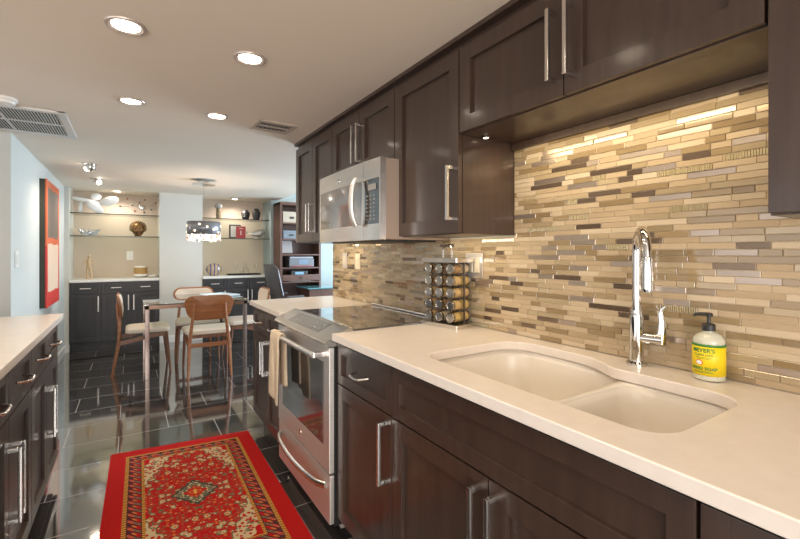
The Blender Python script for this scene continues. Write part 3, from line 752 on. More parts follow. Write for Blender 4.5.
# ------------------------------------------------------------------ ceiling fixtures
def downlight(name, label, x, y, r=.068, power=13, col=WARM, group=None, size=150):
    t = thing(name, label, 'ceiling light', (x, y, CEIL), 0, group)
    b = B(); b.lathe([(r*.69, .0), (r*.98, .0), (r, -.003), (r*.97, -.007), (r*.82, -.008), (r*.69, -.002)], seg=32); b.build('trim_ring', mat('trim_'+name, (.72, .62, .56), .35, .6) if 'trim_'+name not in MATS else MATS['trim_'+name], t)
    b = B(); b.lathe([(0, -.001), (r*.70, -.001), (r*.68, -.004), (r*.4, -.006), (0, -.007)], seg=24); b.build('lamp', bulb, t)
    spot('lamp_light', (x, y, CEIL-.02), power, col, size)
    return t
KG = 'recessed lights in the kitchen ceiling'
downlight('recessed_light', 'recessed ceiling light closest to the camera, on the aisle side', -.016, 1.866, group=KG)
downlight('recessed_light', 'recessed ceiling light near the tall upper cabinet', .434, 1.893, group=KG)
downlight('recessed_light', 'farther recessed kitchen light, aisle side, beyond the nearest one', .0, 2.778, group=KG)
downlight('recessed_light', 'farther recessed kitchen light, beside the small supply vent', .446, 2.797, group=KG)
downlight('recessed_light', 'recessed light over the shelves of niche with white sculpture', -.159, 6.93, .06, 27, (1., .88, .76), 'recessed lights in the niches', 165)
downlight('recessed_light', 'recessed light over the shelves of niche with the two black jars', 1.366, 6.94, .06, 27, (1., .88, .76), 'recessed lights in the niches', 165)
spot('kitchen_lamp_behind', (.0, .95, CEIL-.02), 9, WARM, 150); spot('kitchen_lamp_over_sink', (.44, .95, CEIL-.02), 8, WARM, 150); spot('kitchen_lamp_entry', (.2, .05, CEIL-.02), 8, WARM, 150)
def eyeball(label, x, y, lit):
    t = thing('eyeball_spotlight', label, 'spotlight', (x, y, CEIL), 0, None)
    b = B(); b.lathe([(0, 0), (.062, 0), (.062, -.008), (.05, -.012), (0, -.012)], seg=24); b.build('canopy', nickel, t)
    b = B(); b.ell((.012, .01, -.03), .043, .043, .04); b.build('ball', nickel, t)
    q = Vector((.5, -.75, -.45)).normalized() if lit else Vector((-.8, .3, -.45)).normalized()
    b = B(); b.ell(Vector((.012, .01, -.03))+q*.03, .026, .026, .026); b.build('lamp', bulb, t)
    l = spot('eyeball_light', (x, y, CEIL-.10), 16, WARM, 160, rad=.04); 
eyeball('chrome eyeball spotlight on the ceiling turned to the picture wall', -.334, 4.936, False)
eyeball('glaring eyeball spotlight on the ceiling just ahead of the shelf niche', -.334, 5.88, True)
# return air grille
t = thing('return_air_grille', 'large white return air grille with many slats on the ceiling', 'vent', (-.66, 3.545, CEIL))
gx, gy = .33, .335
b = B(); b.box(-gx, gx, -gy, -gy+.045, -.012, 0, .003); b.box(-gx, gx, gy-.045, gy, -.012, 0, .003); b.box(-gx, -gx+.045, -gy, gy, -.0118, 0, .003); b.box(gx-.045, gx, -gy, gy, -.0118, 0, .003); b.box(-.006, .006, -gy+.04, gy-.04, -.009, 0); b.box(-gx+.04, gx-.04, -.006, .006, -.0095, 0); b.build('frame', grillem, t)
b = B(); b.box(-gx+.02, gx-.02, -gy+.02, gy-.02, -.0015, -.0003); b.build('duct_opening', grilledark, t)
b = B()
for i in range(38):
    x = -gx+.052+i*(2*gx-.104)/37
    b.box(-.0062, .0062, -gy+.04, gy-.04, -.0008, .0008, M=Matrix.Translation((x, 0, -.0065)) @ Matrix.Rotation(R(38), 4, 'Y'))
b.build('slats', grillem, t)
t = thing('smoke_detector', 'round white smoke detector on the ceiling beside the big grille', 'smoke detector', (-.585, 3.10, CEIL))
b = B(); b.lathe([(0, 0), (.058, 0), (.058, -.014), (.050, -.018), (.048, -.030), (.038, -.036), (0, -.037)], seg=28); b.build('housing', whitep, t)
b = B(); b.lathe([(0, -.036), (.010, -.036), (.010, -.040), (0, -.040)], (.015, 0, 0), 14); b.build('button', grillem, t)
t = thing('supply_vent', 'small rectangular supply air vent on the ceiling by upper cabinets', 'vent', (.80, 2.83, CEIL), R(4))
b = B(); vx, vy = .13, .115
b.box(-vx, vx, -vy, -vy+.035, -.010, 0, .003); b.box(-vx, vx, vy-.035, vy, -.010, 0, .003); b.box(-vx, -vx+.03, -vy, vy, -.0098, 0, .003); b.box(vx-.03, vx, -vy, vy, -.0098, 0, .003); b.build('frame', mat('vent_tan', (.58, .49, .41), .45), t)
b = B(); b.box(-vx+.015, vx-.015, -vy+.015, vy-.015, -.0015, -.0003); b.build('duct_opening', grilledark, t)
b = B()
for i in range(7): b.box(-.009, .009, -vy+.03, vy-.03, -.001, .001, M=Matrix.Translation((-vx+.045+i*.028, 0, -.007)) @ Matrix.Rotation(R(-40), 4, 'Y'))
b.box(-vx+.03, vx-.03, -.004, .004, -.010, -.002); b.build('louvers', MATS['vent_tan'], t)

# ------------------------------------------------------------------ pendant
t = thing('pendant_light', 'drum pendant lamp with grey shade and crystal fringe over the dining table', 'pendant lamp', (.712, 5.35, 0))
b = B(); b.lathe([(0, CEIL), (.062, CEIL), (.062, CEIL-.012), (0, CEIL-.014)], (-.0, .05, 0), 24); b.lathe([(0, CEIL-.045), (.125, CEIL-.045), (.125, CEIL-.056), (0, CEIL-.056)], (0, 0, 0), 28); b.tube([(0, .03, CEIL-.01), (0, .03, CEIL-.05)], .004, 6); b.build('canopy', chrome, t)
b = B(); b.tube([(0, 0, CEIL-.05), (0, 0, 1.62)], .0022, 6); b.build('cable', nickel, t)
ds = noise_col(mat('drum_shade', rough=.35, metal=.5), (.16, .165, .18), (.26, .265, .29), (5, 5, 30))
rd = .178
b = B(); vs = [[b.bm.verts.new((rd*cos(2*pi*i/48), rd*sin(2*pi*i/48), z)) for i in range(48)] for z in (1.475, 1.622)]
for i in range(48): b.bm.faces.new((vs[0][i], vs[0][(i+1) % 48], vs[1][(i+1) % 48], vs[1][i]))
o = b.build('lamp_shade', ds, t); s = o.modifiers.new('th', 'SOLIDIFY'); s.thickness = .003
b = B()
for a in range(3): b.tube([(0, 0, 1.618), (rd*cos(a*2*pi/3), rd*sin(a*2*pi/3), 1.618)], .003, 6)
b.lathe([(0, 1.61), (.018, 1.61), (.018, 1.54), (0, 1.54)], seg=12); b.build('spider_frame', chrome, t)
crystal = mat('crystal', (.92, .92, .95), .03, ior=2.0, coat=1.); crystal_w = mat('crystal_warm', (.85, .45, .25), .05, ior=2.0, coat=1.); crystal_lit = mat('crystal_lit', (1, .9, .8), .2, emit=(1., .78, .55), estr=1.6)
rr_ = random.Random(3); protos = []
for m1, m2 in ((crystal, crystal), (crystal_w, crystal), (crystal_lit, crystal), (crystal, crystal_w)):
    b = B(); b.ell((0, 0, 0), .013, .013, .016, None, 6, 4); b.m = 1; b.ell((0, 0, .024), .010, .010, .012, None, 6, 4); b.tube([(0, 0, .02), (0, 0, .075)], .0012, 4); protos.append(b.build('crystal', [m1, m2], t, False))
used = set()
for ring, (r_, nn) in enumerate(((rd-.004, 30), (rd*.72, 20), (rd*.4, 11))):
    for i in range(nn):
        a = 2*pi*(i+.5*ring)/nn; k = rr_.choice((0, 0, 1, 2, 3))
        o = protos[k]
        if k in used: o = o.copy(); C.objects.link(o); o.parent = t
        used.add(k); o.location = (r_*cos(a), r_*sin(a), 1.452 - rr_.random()*.05)
sp_ = []
for m_ in (crystal, crystal_lit):
    b = B(); b.box(-.011, .011, -.002, .003, -.011, .011, .002); sp_.append(b.build('stud', m_, t, False))
used = set()
for i in range(16):
    a = 2*pi*i/16 + rr_.random()*.2; z = 1.50+.1*((i*5) % 7)/7; k = rr_.choice((0, 1, 1)); o = sp_[k]
    if k in used: o = o.copy(); C.objects.link(o); o.parent = t
    used.add(k); o.location = ((rd+.004)*cos(a), (rd+.004)*sin(a), z); o.rotation_euler = (0, 0, a-pi/2)
l = bpy.data.lights.new('pendant_bulb', 'POINT'); l.energy = 9; l.color = WARM; l.shadow_soft_size = .04; lo = bpy.data.objects.new('pendant_bulb', l); C.objects.link(lo); lo.location = (.712, 5.35, 1.50)

# ------------------------------------------------------------------ dining table and chairs
TX0, TX1, TY0, TY1 = .105, 1.10, 4.86, 5.86
t = thing('dining_table', 'square glass-topped dining table with slim metal legs', 'table', ((TX0+TX1)/2, (TY0+TY1)/2, 0))
hx, hy = (TX1-TX0)/2, (TY1-TY0)/2
b = B(); b.box(-hx, hx, -hy, hy, .738, .752, .003); b.build('glass_top', [tableglass], t)
b = B(); 
for y in (-hy+.012, hy-.047): b.box(-hx+.012, hx-.012, y, y+.035, .700, .737, .002)
for x in (-hx+.012, hx-.047): b.box(x, x+.035, -hy+.012, hy-.012, .7003, .7367, .002)
b.build('apron', bronze_frame, t)
legm = mat('leg_steel', (.27, .215, .195), .2, .9)
for sx in (-1, 1):
    for sy in (-1, 1):
        b = B(); x, y = sx*(hx-.032), sy*(hy-.032); b.box(x-.019, x+.019, y-.019, y+.019, 0, .7375, .003); b.build('leg', legm, t)
def make_chair():
    # faces +y, origin on the floor under the seat
    t = thing('dining_chair', 'x', 'chair')
    b = B()       # seat cushion: rounded trapezoid, dished
    def seatpoly(k): return [(x*(1-k), y*(1-k)) for x, y in (lambda P: P)([(.225*cx, cy) for cx, cy in ()] or rr_seat())]
    rings = []
    for k, z in ((.03, .425), (0., .432), (0., .452), (.03, .466), (.12, .474), (.35, .470), (.7, .464)): rings.append([(x*(1-k), y*(1-k)*1.0, z) for x, y in rr_seat()])
    b.rings(rings); b.build('seat', fabric, t)
    b = B()       # seat frame: two side rails sloping to the back, front rail
    for s in (-1, 1):
        b.rings([[(s*xx-.010, yy, zz-hh), (s*xx+.010, yy, zz-hh), (s*xx+.010, yy, zz+hh), (s*xx-.010, yy, zz+hh)] for xx, yy, zz, hh in ((.195, -.235, .335, .020), (.198, -.15, .350, .022), (.200, -.02, .378, .022), (.203, .10, .398, .022), (.205, .19, .402, .022))])
    b.box(-.205, .205, .170, .190, .380, .424, .003); b.rings([[(x, -.150, .385), (x, -.130, .385), (x, -.130, .425), (x, -.150, .425)] for x in (-.19, .19)])
    b.build('seat_frame', walnut, t)
    b = B(); b.box(-.19, .19, -.250, -.230, .310, .352, .004); b.build('stretcher', teak, t)
    for s in (-1, 1):
        b = B(); b.tube([(s*.202, .182, .425), (s*.205, .186, .38), (s*.214, .205, .19), (s*.222, .224, 0)], [.017, .0185, .0155, .0105], 10); b.build('leg', walnut, t)
        b = B(); b.tube([(s*.200, -.300, 0), (s*.193, -.268, .17), (s*.185, -.240, .33), (s*.170, -.236, .48), (s*.152, -.250, .63), (s*.145, -.258, .745)], [.0105, .016, .0185, .0165, .0140, .0110], 10); b.build('leg', teak, t)
    def shell(off, th, w_, z0, z1, m, name, rad):
        poly = rrect(-w_, w_, z0, z1, rad, 6)
        f = lambda x, z, o_: (x*(.80+.20*min(1, max(0, (z-.58)/.16))), -.212 - .030*(z-.55)/.28 - .030*(1-(x/.24)**2) + o_, z)
        b = B(); zc = (z0+z1)/2; rings = []
        for o_, k in ((0, .03), (-.004*0, 0.0), (th, 0.0), (th, .03)): rings.append((o_, k))
        R_ = []
        for o_, k in ((off, .035), (off+.002, .0), (off+th-.002, .0), (off+th, .035)):
            R_.append([f(x*(1-k), zc+(z-zc)*(1-k), o_) for x, z in poly])
        # dense fill: grid of shrinking rings on both faces
        full = [[f(x*(1-k), zc+(z-zc)*(1-k), off) for x, z in poly] for k in (.97, .75, .5, .25)] + R_ + [[f(x*(1-k), zc+(z-zc)*(1-k), off+th) for x, z in poly] for k in (.25, .5, .75, .97)]
        b.rings(full); return b.build(name, m, t)
    shell(0., .014, .232, .580, .832, teak, 'backrest', .085)
    shell(.014, .014, .212, .598, .815, fabric, 'back_pad', .072)
    return t
def rr_seat():
    P = rrect(-.225, .225, -.185, .225, .06, 5)
    return [(x*(1.0+.08*(y/.2)), y) for x, y in P]
c0 = make_chair()
chairs = [((.690, 4.925, 0), R(-3), 'wooden dining chair nearest the kitchen, back turned, tan wood shell in view'),
          ((.135, 5.385, 0), R(-90), 'wooden dining chair in profile at the end by dark niche cabinet'),
          ((.668, 5.665, 0), R(180), 'dining chair beyond the table, facing the kitchen with padded back'),
          ((1.17, 5.37, 0), R(90), 'dining chair partly hidden behind the far kitchen counter, white seat in view')]
for i, (loc, rz, lb) in enumerate(chairs):
    c = c0 if i == 0 else copy_tree(c0); c.location = loc; c.rotation_euler = (0, 0, rz); c['label'] = lb; c['group'] = 'chairs around the glass dining table'
b = B(); b.prism(rrect(-.15, .15, -.20, .20, .02, 4), 0.0, .006); b.tube([(x, y, .010) for x, y in rrect(-.15, .15, -.20, .20, .02, 4)], .006, 6, loop=True)
mesh_thing(b, 'serving_tray', mat('pale_blue', (.62, .74, .82), .2), 'pale blue flat tray lying on the glass table', 'tray', (.90, 5.45, .7525), R(20))

# ------------------------------------------------------------------ niche cabinets, tops, shelves
def niche_cab(label, x0, x1, n=3):
    Wn = x1-x0-.006
    t = thing('niche_cabinet', label, 'cabinet', (x0+.003, YB-.012, 0), 0, 'dark built-in cabinets of the two niches')
    b = B(); b.box(.004, Wn-.004, .06, YN-YB, 0, .10); b.box(0, Wn, .021, YN-YB+.008, .10, .880, .001); b.build('body', niche_wood, t)
    cw = Wn/n
    for i in range(n):
        b = B(); door_panel(b, i*cw+GAP, (i+1)*cw-GAP, .735, .872, .035); d = b.build('drawer', niche_wood, t); flat_pull(d, (i+.5)*cw, .805, .115, steel)
        b = B(); door_panel(b, i*cw+GAP, (i+1)*cw-GAP, .112, .728, .06); d = b.build('door', niche_wood, t)
        bar_pull(d, (i+1)*cw-.030 if i < n-1 else i*cw+.030, .60, .20, steel)
niche_cab('dark built-in cabinet with three drawers under the white sculpture niche', NL0, NL1)
niche_cab('dark built-in cabinet with three drawers under the niche with black jars', NR0, NR1)
for x0, x1, lb in ((NL0, NL1, 'pale countertop in the niche under the white sculpture'), (NR0, NR1, 'pale countertop in the niche under the two black jars')):
    b = B(); b.box(x0+.002, x1-.002, YB-.03, YN-.001, .882, .918, .004); tag(b.build('countertop', quartz_white), lb, 'countertop', 'niche countertops')
for x0, x1, w1, w2 in ((NL0, NL1, 'upper glass shelf carrying the white sculpture', 'lower glass shelf carrying the bronze head'), (NR0, NR1, 'upper glass shelf carrying the two black jars', 'lower glass shelf carrying the red book')):
    for z, lb in ((1.787, w1), (1.490, w2)):
        b = B(); b.box(x0+.002, x1-.002, YB+.07, YN-.001, z-.010, z); b.m = 1; b.box(x0+.002, x1-.002, YB+.062, YB+.07, z-.0105, z+.0005)
        tag(b.build('glass_shelf', [shelfglass, shelfedge], None, False), lb, 'shelf', 'glass shelves in the niches')
ZS1, ZS2, ZC = 1.7877, 1.4907, .9185
# white leaf-like sculpture
t = B(); ry = lambda a: Matrix.Rotation(R(a), 4, 'Y')
def petal(b, c, rx_, rz_, a, th=.022, tw=0): b.ell(c, rx_, th, rz_, Matrix.Rotation(R(tw), 4, 'Z') @ ry(a), 18, 12)
petal(t, (-.090, 0, .168), .165, .030, 11, .04); petal(t, (.020, .0, .226), .060, .048, -20, .025, 10); petal(t, (.165, -.02, .172), .112, .058, -16, .025, -8)
petal(t, (.012, -.03, .084), .112, .056, 36, .025, 8); petal(t, (-.145, .01, .080), .026, .076, 8, .025)
mesh_thing(t, 'leaf_sculpture', whitematte, 'white winged sculpture of broad lobes on the top glass shelf', 'sculpture', (-.415, 6.95, ZS1))
# starburst wall clock
t = thing('starburst_clock', 'starburst wall clock with colored balls on the back of the niche', 'clock', (.135, YN, 1.93))
b = B(); b.lathe([(0, 0), (.035, 0), (.035, .018), (.028, .022), (0, .022)], (0, 0, 0), 20, Matrix.Rotation(pi/2, 4, 'X')); b.build('dial', nickel, t)
balls = [(-.265, .0), (-.18, .11), (-.118, .025), (-.03, .065), (.035, .11), (.175, .07), (.115, -.03), (.265, -.02), (.03, -.075), (-.09, -.06)]
bc = [(.05, .04, .03), (.30, .05, .03), (.02, .10, .09), (.06, .05, .04)]
for i, (x, z) in enumerate(balls):
    b = B(); b.tube([(0, -.010, 0), (x, -.012, z)], .0012, 5); b.build('rod', nickel, t)
    b = B(); b.ell((x, -.013, z), .0115, .0115, .0115, None, 12, 8); b.build('ball', mat('ball'+str(i), bc[i % 4], .3), t)
# bronze head
brz = noise_col(mat('bronze', rough=.38, metal=.75), (.13, .07, .03), (.36, .20, .085), (18, 18, 18))
t = thing('bronze_head', 'round antique bronze head ornament on the lower glass shelf', 'ornament', (.085, 6.95, ZS2))
b = B(); b.ell((0, 0, .135), .098, .075, .120, None, 24, 16); b.ell((0, -.070, .118), .013, .024, .026); b.ell((0, -.066, .135), .009, .014, .030)
for s in (-1, 1): b.ell((s*.034, -.062, .145), .022, .016, .009); b.ell((s*.034, -.062, .162), .026, .014, .006, ry(s*8)); b.ell((s*.05, -.048, .105), .024, .022, .024); b.ell((s*.097, .0, .125), .014, .02, .042)
b.ell((0, -.066, .083), .026, .014, .006); b.ell((0, -.066, .074), .020, .014, .006); b.ell((0, -.055, .045), .024, .018, .018); b.lathe([(0, .0), (.055, .0), (.060, .01), (.045, .03), (.04, .05), (0, .05)], seg=20); b.build('head', brz, t)
b = B()
for i in range(15):
    for j in range(3):
        a = R(-15+210*i/14); r1 = .100+.012*j-.01*(j == 0); b.ell((r1*cos(a), -.030+.03*j, .150+r1*1.02*sin(a)), .014, .016, .014, None, 8, 6)
b.build('curls', brz, t); t.scale = (.78, .78, .78)
# crystal bowl
b = B(); rr_ = random.Random(5)
for i in range(16):
    a = 2*pi*i/16
    b.tube([(.045*cos(a), .045*sin(a), .006), (.09*cos(a+.25), .07*sin(a+.25), .035), (.125*cos(a+.5), .085*sin(a+.5), .085+.01*rr_.random())], [.006, .007, .004], 6)
    b.tube([(.045*cos(a), .045*sin(a), .006), (.09*cos(a-.25), .07*sin(a-.25), .035), (.120*cos(a-.5), .085*sin(a-.5), .075+.012*rr_.random())], [.006, .006, .004], 6)
b.lathe([(0, .0), (.055, 0), (.06, .010), (0, .012)], seg=20)
mesh_thing(b, 'openwork_bowl', mat('silvered_glass', (.75, .77, .80), .10, .7), 'silvery openwork bowl on the lower glass shelf', 'bowl', (-.47, 6.95, ZS2))
# wooden figure
wd = noise_col(mat('figure_wood', rough=.5), (.50, .35, .20), (.62, .45, .27), (20, 20, 5))
t = thing('wooden_figure', 'slim tan wooden figure standing on the niche countertop', 'figurine', (-.475, 7.02, ZC))
b = B(); b.lathe([(0, 0), (.045, 0), (.045, .012), (0, .014)], seg=18); b.build('plinth', wd, t)
b = B(); b.tube([(-.018, 0, .012), (-.020, .005, .09), (-.013, 0, .165)], [.011, .013, .017], 8); b.tube([(.030, -.01, .012), (.022, -.005, .09), (.010, 0, .165)], [.011, .013, .017], 8)
b.tube([(0, 0, .15), (0, 0, .18), (0, .003, .225), (0, 0, .262), (0, 0, .275)], [.022, .026, .030, .022, .010], 10); b.ell((0, -.002, .298), .017, .018, .023)
b.tube([(-.026, 0, .258), (-.055, -.006, .21), (-.075, -.02, .165)], [.010, .009, .007], 7); b.tube([(.026, 0, .258), (.058, -.005, .225), (.052, -.03, .17)], [.010, .009, .007], 7); b.build('body', wd, t)
# banded candle lamp
t = thing('candle_lamp', 'short round lamp with tan band and white base on niche countertop', 'lamp', (.115, 6.98, ZC))
b = B(); b.lathe([(0, 0), (.03, 0), (.045, .006), (.082, .028), (.082, .05), (0, .05)], seg=28); b.build('base', whitematte, t)
b = B(); b.lathe([(0, .05), (.083, .05), (.083, .142), (0, .142)], seg=28); b.build('band', noise_col(mat('tan_band', rough=.7), (.40, .24, .08), (.48, .30, .11), (30, 30, 30)), t)
b = B(); b.lathe([(.07, .142), (.082, .142), (.080, .158), (.068, .158), (.066, .145)], seg=28); b.build('rim', whitematte, t)
b = B(); b.lathe([(0, 0), (.02, 0), (.055, .012), (.07, .03), (.066, .032), (.05, .016), (0, .008)], seg=20); b.ell((.01, .0, .026), .028, .02, .018); b.ell((-.03, .01, .022), .018, .018, .014)
mesh_thing(b, 'trinket_dish', whitematte, 'small white trinket dish at the near end of niche countertop', 'dish', (.268, 6.95, ZC))
# outlet in niche, switch on the left wall
t = thing('outlet_plate', 'white outlet plate on the back wall of the sculpture niche', 'outlet', (-.012, YN, 1.225))
b = B(); b.box(-.040, .040, -.006, 0, -.062, .062, .002); b.build('plate', whitep, t)
for z in (-.026, .026):
    b = B(); b.box(-.017, .017, -.0085, -.005, z-.016, z+.016, .003); b.build('socket', grillem, t)
t = thing('light_switch', 'white light switch plate on the pale wall before the red painting', 'switch', (XL, 4.13, 1.215), pi/2)
b = B(); b.box(-.058, .058, -.006, 0, -.06, .06, .002); b.build('plate', whitep, t)
for x in (-.023, .023):
    b = B(); b.box(x-.016, x+.016, -.010, -.005, -.033, .033, .002); b.build('rocker', whitep, t)
# painting
t = thing('abstract_painting', 'tall red abstract painting with dark and cream blocks on wall', 'painting', (XL, 5.455, 1.350), pi/2)
pw, ph = .405, .60
pm = mat('painted_canvas', (.5, .05, .03), .6); N, L, p = nodes(pm)
tc = N.new('ShaderNodeTexCoord'); sp = N.new('ShaderNodeSeparateXYZ'); L.new(tc.outputs['Object'], sp.inputs[0])
nz = N.new('ShaderNodeTexNoise'); nz.inputs['Scale'].default_value = 9; nz.inputs['Detail'].default_value = 5; L.new(tc.outputs['Object'], nz.inputs['Vector'])
def M2(op, a, b_):
    n = N.new('ShaderNodeMath'); n.operation = op
    for i, v in enumerate((a, b_)):
        if isinstance(v, (int, float)): n.inputs[i].default_value = v
        else: L.new(v, n.inputs[i])
    return n.outputs[0]
wob = M2('MULTIPLY', M2('SUBTRACT', nz.outputs['Fac'], .5), .05)
def inblock(z0, z1, xw_):
    a = M2('LESS_THAN', M2('ADD', M2('ABSOLUTE', sp.outputs[0], 0), wob), xw_); zz = M2('ADD', sp.outputs[2], wob)
    return M2('MULTIPLY', a, M2('MULTIPLY', M2('GREATER_THAN', zz, z0), M2('LESS_THAN', zz, z1)))
def MX(f, a, b_):
    n = N.new('ShaderNodeMix'); n.data_type = 'RGBA'; L.new(f, n.inputs[0])
    for i, v in ((6, a), (7, b_)):
        if isinstance(v, tuple): n.inputs[i].default_value = (*v, 1)
        else: L.new(v, n.inputs[i])
    return n.outputs[2]
cc = MX(M2('GREATER_THAN', M2('ADD', sp.outputs[2], wob), -.02), (.60, .04, .03), (.62, .13, .05))
cc = MX(inblock(.06, .53, .335), cc, (.16, .13, .11)); cc = MX(inblock(-.46, .0, .335), cc, (.72, .55, .42))
L.new(cc, p.inputs['Base Color'])
b = B(); b.box(-pw, pw, -.052, -.040, -ph, ph, .002); b.build('canvas', pm, t)
b = B(); b.box(-pw+.002, pw-.002, -.041, 0, -ph+.002, ph-.002); b.build('stretcher_frame', mat('canvas_edge', (.055, .06, .045), .7), t)

# right niche objects
blk = noise_col(mat('black_pottery', rough=.35), (.018, .018, .02), (.06, .055, .055), (25, 25, 40))
def jarpot(x, hh, r, lb):
    b = B(); b.lathe([(0, 0), (r*.62, 0), (r*.78, hh*.15), (r, hh*.50), (r*.97, hh*.70), (r*.70, hh*.87), (r*.55, hh*.90), (r*.60, hh*.95), (r*.52, hh), (0, hh*.98)], seg=26)
    for z in (.30, .52, .70): b.tube([(r*1.0*cos(a)*(.9 if z < .4 else 1), r*1.0*sin(a)*(.9 if z < .4 else 1), hh*z) for a in [2*pi*k/26 for k in range(26)]], .004, 5, loop=True)
    mesh_thing(b, 'black_jar', blk, lb, 'jar', (x, 6.98, ZS1), 0, 'black pottery jars on the niche shelf')
jarpot(1.535, .155, .064, 'shorter black pottery jar on the top glass shelf')
jarpot(1.70, .185, .064, 'taller black pottery jar at the end of the top glass shelf')
t = thing('column_vase', 'tall slim patterned vase with pale flared top on glass shelf', 'vase', (1.13, 6.96, ZS1))
b = B(); b.lathe([(0, 0), (.036, 0), (.036, .15), (.040, .16), (0, .16)], seg=20); b.build('vase_body', noise_col(mat('vase_pattern', rough=.4), (.10, .07, .045), (.36, .26, .14), (40, 40, 25)), t)
b = B(); b.lathe([(0, .158), (.04, .16), (.055, .185), (.058, .205), (.045, .225), (.030, .228), (0, .22)], seg=20); b.build('flared_top', noise_col(mat('vase_top', rough=.3), (.10, .10, .12), (.62, .62, .58), (28, 28, 28)), t)
# books / frame
t = thing('picture_frame', 'black framed card standing behind the red book', 'frame', (1.375, 6.99, ZS2), R(-6))
b = B(); b.box(-.085, .085, -.008, .010, 0, .215, .002); b.build('frame', blackplastic, t)
b = B(); b.box(-.062, .075, -.010, -.007, .02, .195); b.build('card', whitep, t)
t = thing('book', 'red hardback book standing upright on the lower glass shelf', 'book', (1.445, 6.90, ZS2), R(-4))
b = B(); b.box(-.068, .068, -.018, -.014, 0, .185, .001); b.box(-.068, .068, .010, .014, 0, .185, .001); b.box(-.068, -.064, -.018, .014, 0, .185, .001); b.build('cover', mat('book_red', (.52, .05, .055), .45), t)
b = B(); b.box(-.065, .064, -.0142, .0102, .003, .182); b.build('pages', whitep, t)
b = B(); b.box(-.010, .008, -.0186, -.0178, .05, .12); b.box(-.028, .030, -.0186, -.0178, .145, .160); b.build('cover_print', mat('book_pale', (.78, .6, .52), .5), t)
# silver fish-like sculpture
slv = mat('silver_cast', (.52, .48, .44), .28, .8)
b = B(); b.tube([(-.15, 0, .05), (-.09, 0, .055), (-.02, 0, .058), (.05, 0, .07), (.10, 0, .085), (.145, 0, .09)], [.004, .018, .034, .042, .034, .012], 14, flat=(.75, 1))
b.tube([(-.15, 0, .055), (-.19, 0, .075)], [.004, .012], 8); b.tube([(.03, .02, .05), (.05, .05, .002)], [.012, .006], 8); b.tube([(.05, -.02, .05), (.07, -.05, .002)], [.012, .006], 8); b.tube([(-.05, 0, .04), (-.06, 0, .002)], [.011, .008], 8); b.ell((.12, 0, .115), .018, .02, .02); b.box(-.09, .11, -.05, .05, 0, .006, .002)
for v in b.bm.verts: v.co.z *= 1.35; v.co.x *= .9
mesh_thing(b, 'animal_sculpture', slv, 'silver animal sculpture on the lower glass shelf beside the red book', 'sculpture', (1.70, 6.92, ZS2))
# striped glass vessel, tray, decanter, glasses
gm = mat('striped_glass', (.5, .4, .3), .08, coat=.8); N, L, p = nodes(gm)
tc = N.new('ShaderNodeTexCoord'); wv = N.new('ShaderNodeTexWave'); wv.bands_direction = 'X'; wv.inputs['Scale'].default_value = 6; wv.inputs['Distortion'].default_value = 1.5
cr = N.new('ShaderNodeValToRGB'); cr.color_ramp.elements[0].color = (.05, .05, .22, 1); cr.color_ramp.elements[0].position = .12; cr.color_ramp.elements[1].color = (.40, .29, .17, 1); cr.color_ramp.elements[1].position = .3
L.new(tc.outputs['Object'], wv.inputs[0]); L.new(wv.outputs['Fac'], cr.inputs[0]); L.new(cr.outputs[0], p.inputs['Base Color'])
b = B(); b.lathe([(0, 0), (.05, 0), (.085, .03), (.112, .085), (.105, .135), (.07, .17), (.03, .185), (.026, .19), (0, .188)], seg=30)
for v in b.bm.verts: v.co.y *= .55
mesh_thing(b, 'glass_vessel', gm, 'flattened round glass vessel with amber and blue stripes on countertop', 'vase', (1.06, 6.92, ZC))
t = thing('drinks_tray', 'low dark tray holding decanter and glasses on niche countertop', 'tray', (1.50, 6.95, ZC))
b = B(); b.prism(rrect(-.24, .24, -.10, .10, .02, 4), 0, .008); b.tube([(x, y, .014) for x, y in rrect(-.24, .24, -.10, .10, .02, 4)], .008, 6, loop=True); b.build('base', blackplastic, t)
def wineglass(x, lb):
    b = B(); b.lathe([(0, 0), (.030, 0), (.028, .003), (.005, .008), (.004, .07), (.012, .08), (.030, .105), (.034, .130), (.029, .165), (.0275, .165), (.032, .13), (.028, .107), (0, .085)], seg=20)
    mesh_thing(b, 'wine_glass', glass, lb, 'wine glass', (x, 6.94, ZC+.0085), 0, 'wine glasses on the dark tray')
wineglass(1.375, 'clear wine glass on the dark tray, beside the striped vessel'); wineglass(1.69, 'clear wine glass on the dark tray, farthest from the striped vessel')
t = thing('decanter', 'clear glass decanter with stopper in the middle of dark tray', 'decanter', (1.53, 6.95, ZC+.0085))
b = B(); b.lathe([(0, 0), (.045, 0), (.052, .01), (.052, .07), (.035, .10), (.016, .12), (.014, .15), (.020, .156), (.018, .156), (.012, .15), (.013, .12), (.032, .10), (.048, .07), (.048, .012), (0, .008)], seg=22); b.build('bottle', glass, t)
b = B(); b.lathe([(0, .145), (.010, .147), (.012, .160), (.022, .178), (.016, .196), (0, .20)], seg=14); b.build('stopper', glass, t)
b = B(); b.lathe([(0, 0), (.026, 0), (.030, .075), (.0285, .075), (.025, .006), (0, .006)], seg=18)
mesh_thing(b, 'tumbler', glass, 'small clear tumbler on dark tray in front of the decanter', 'glass', (1.46, 6.90, ZC+.0085))

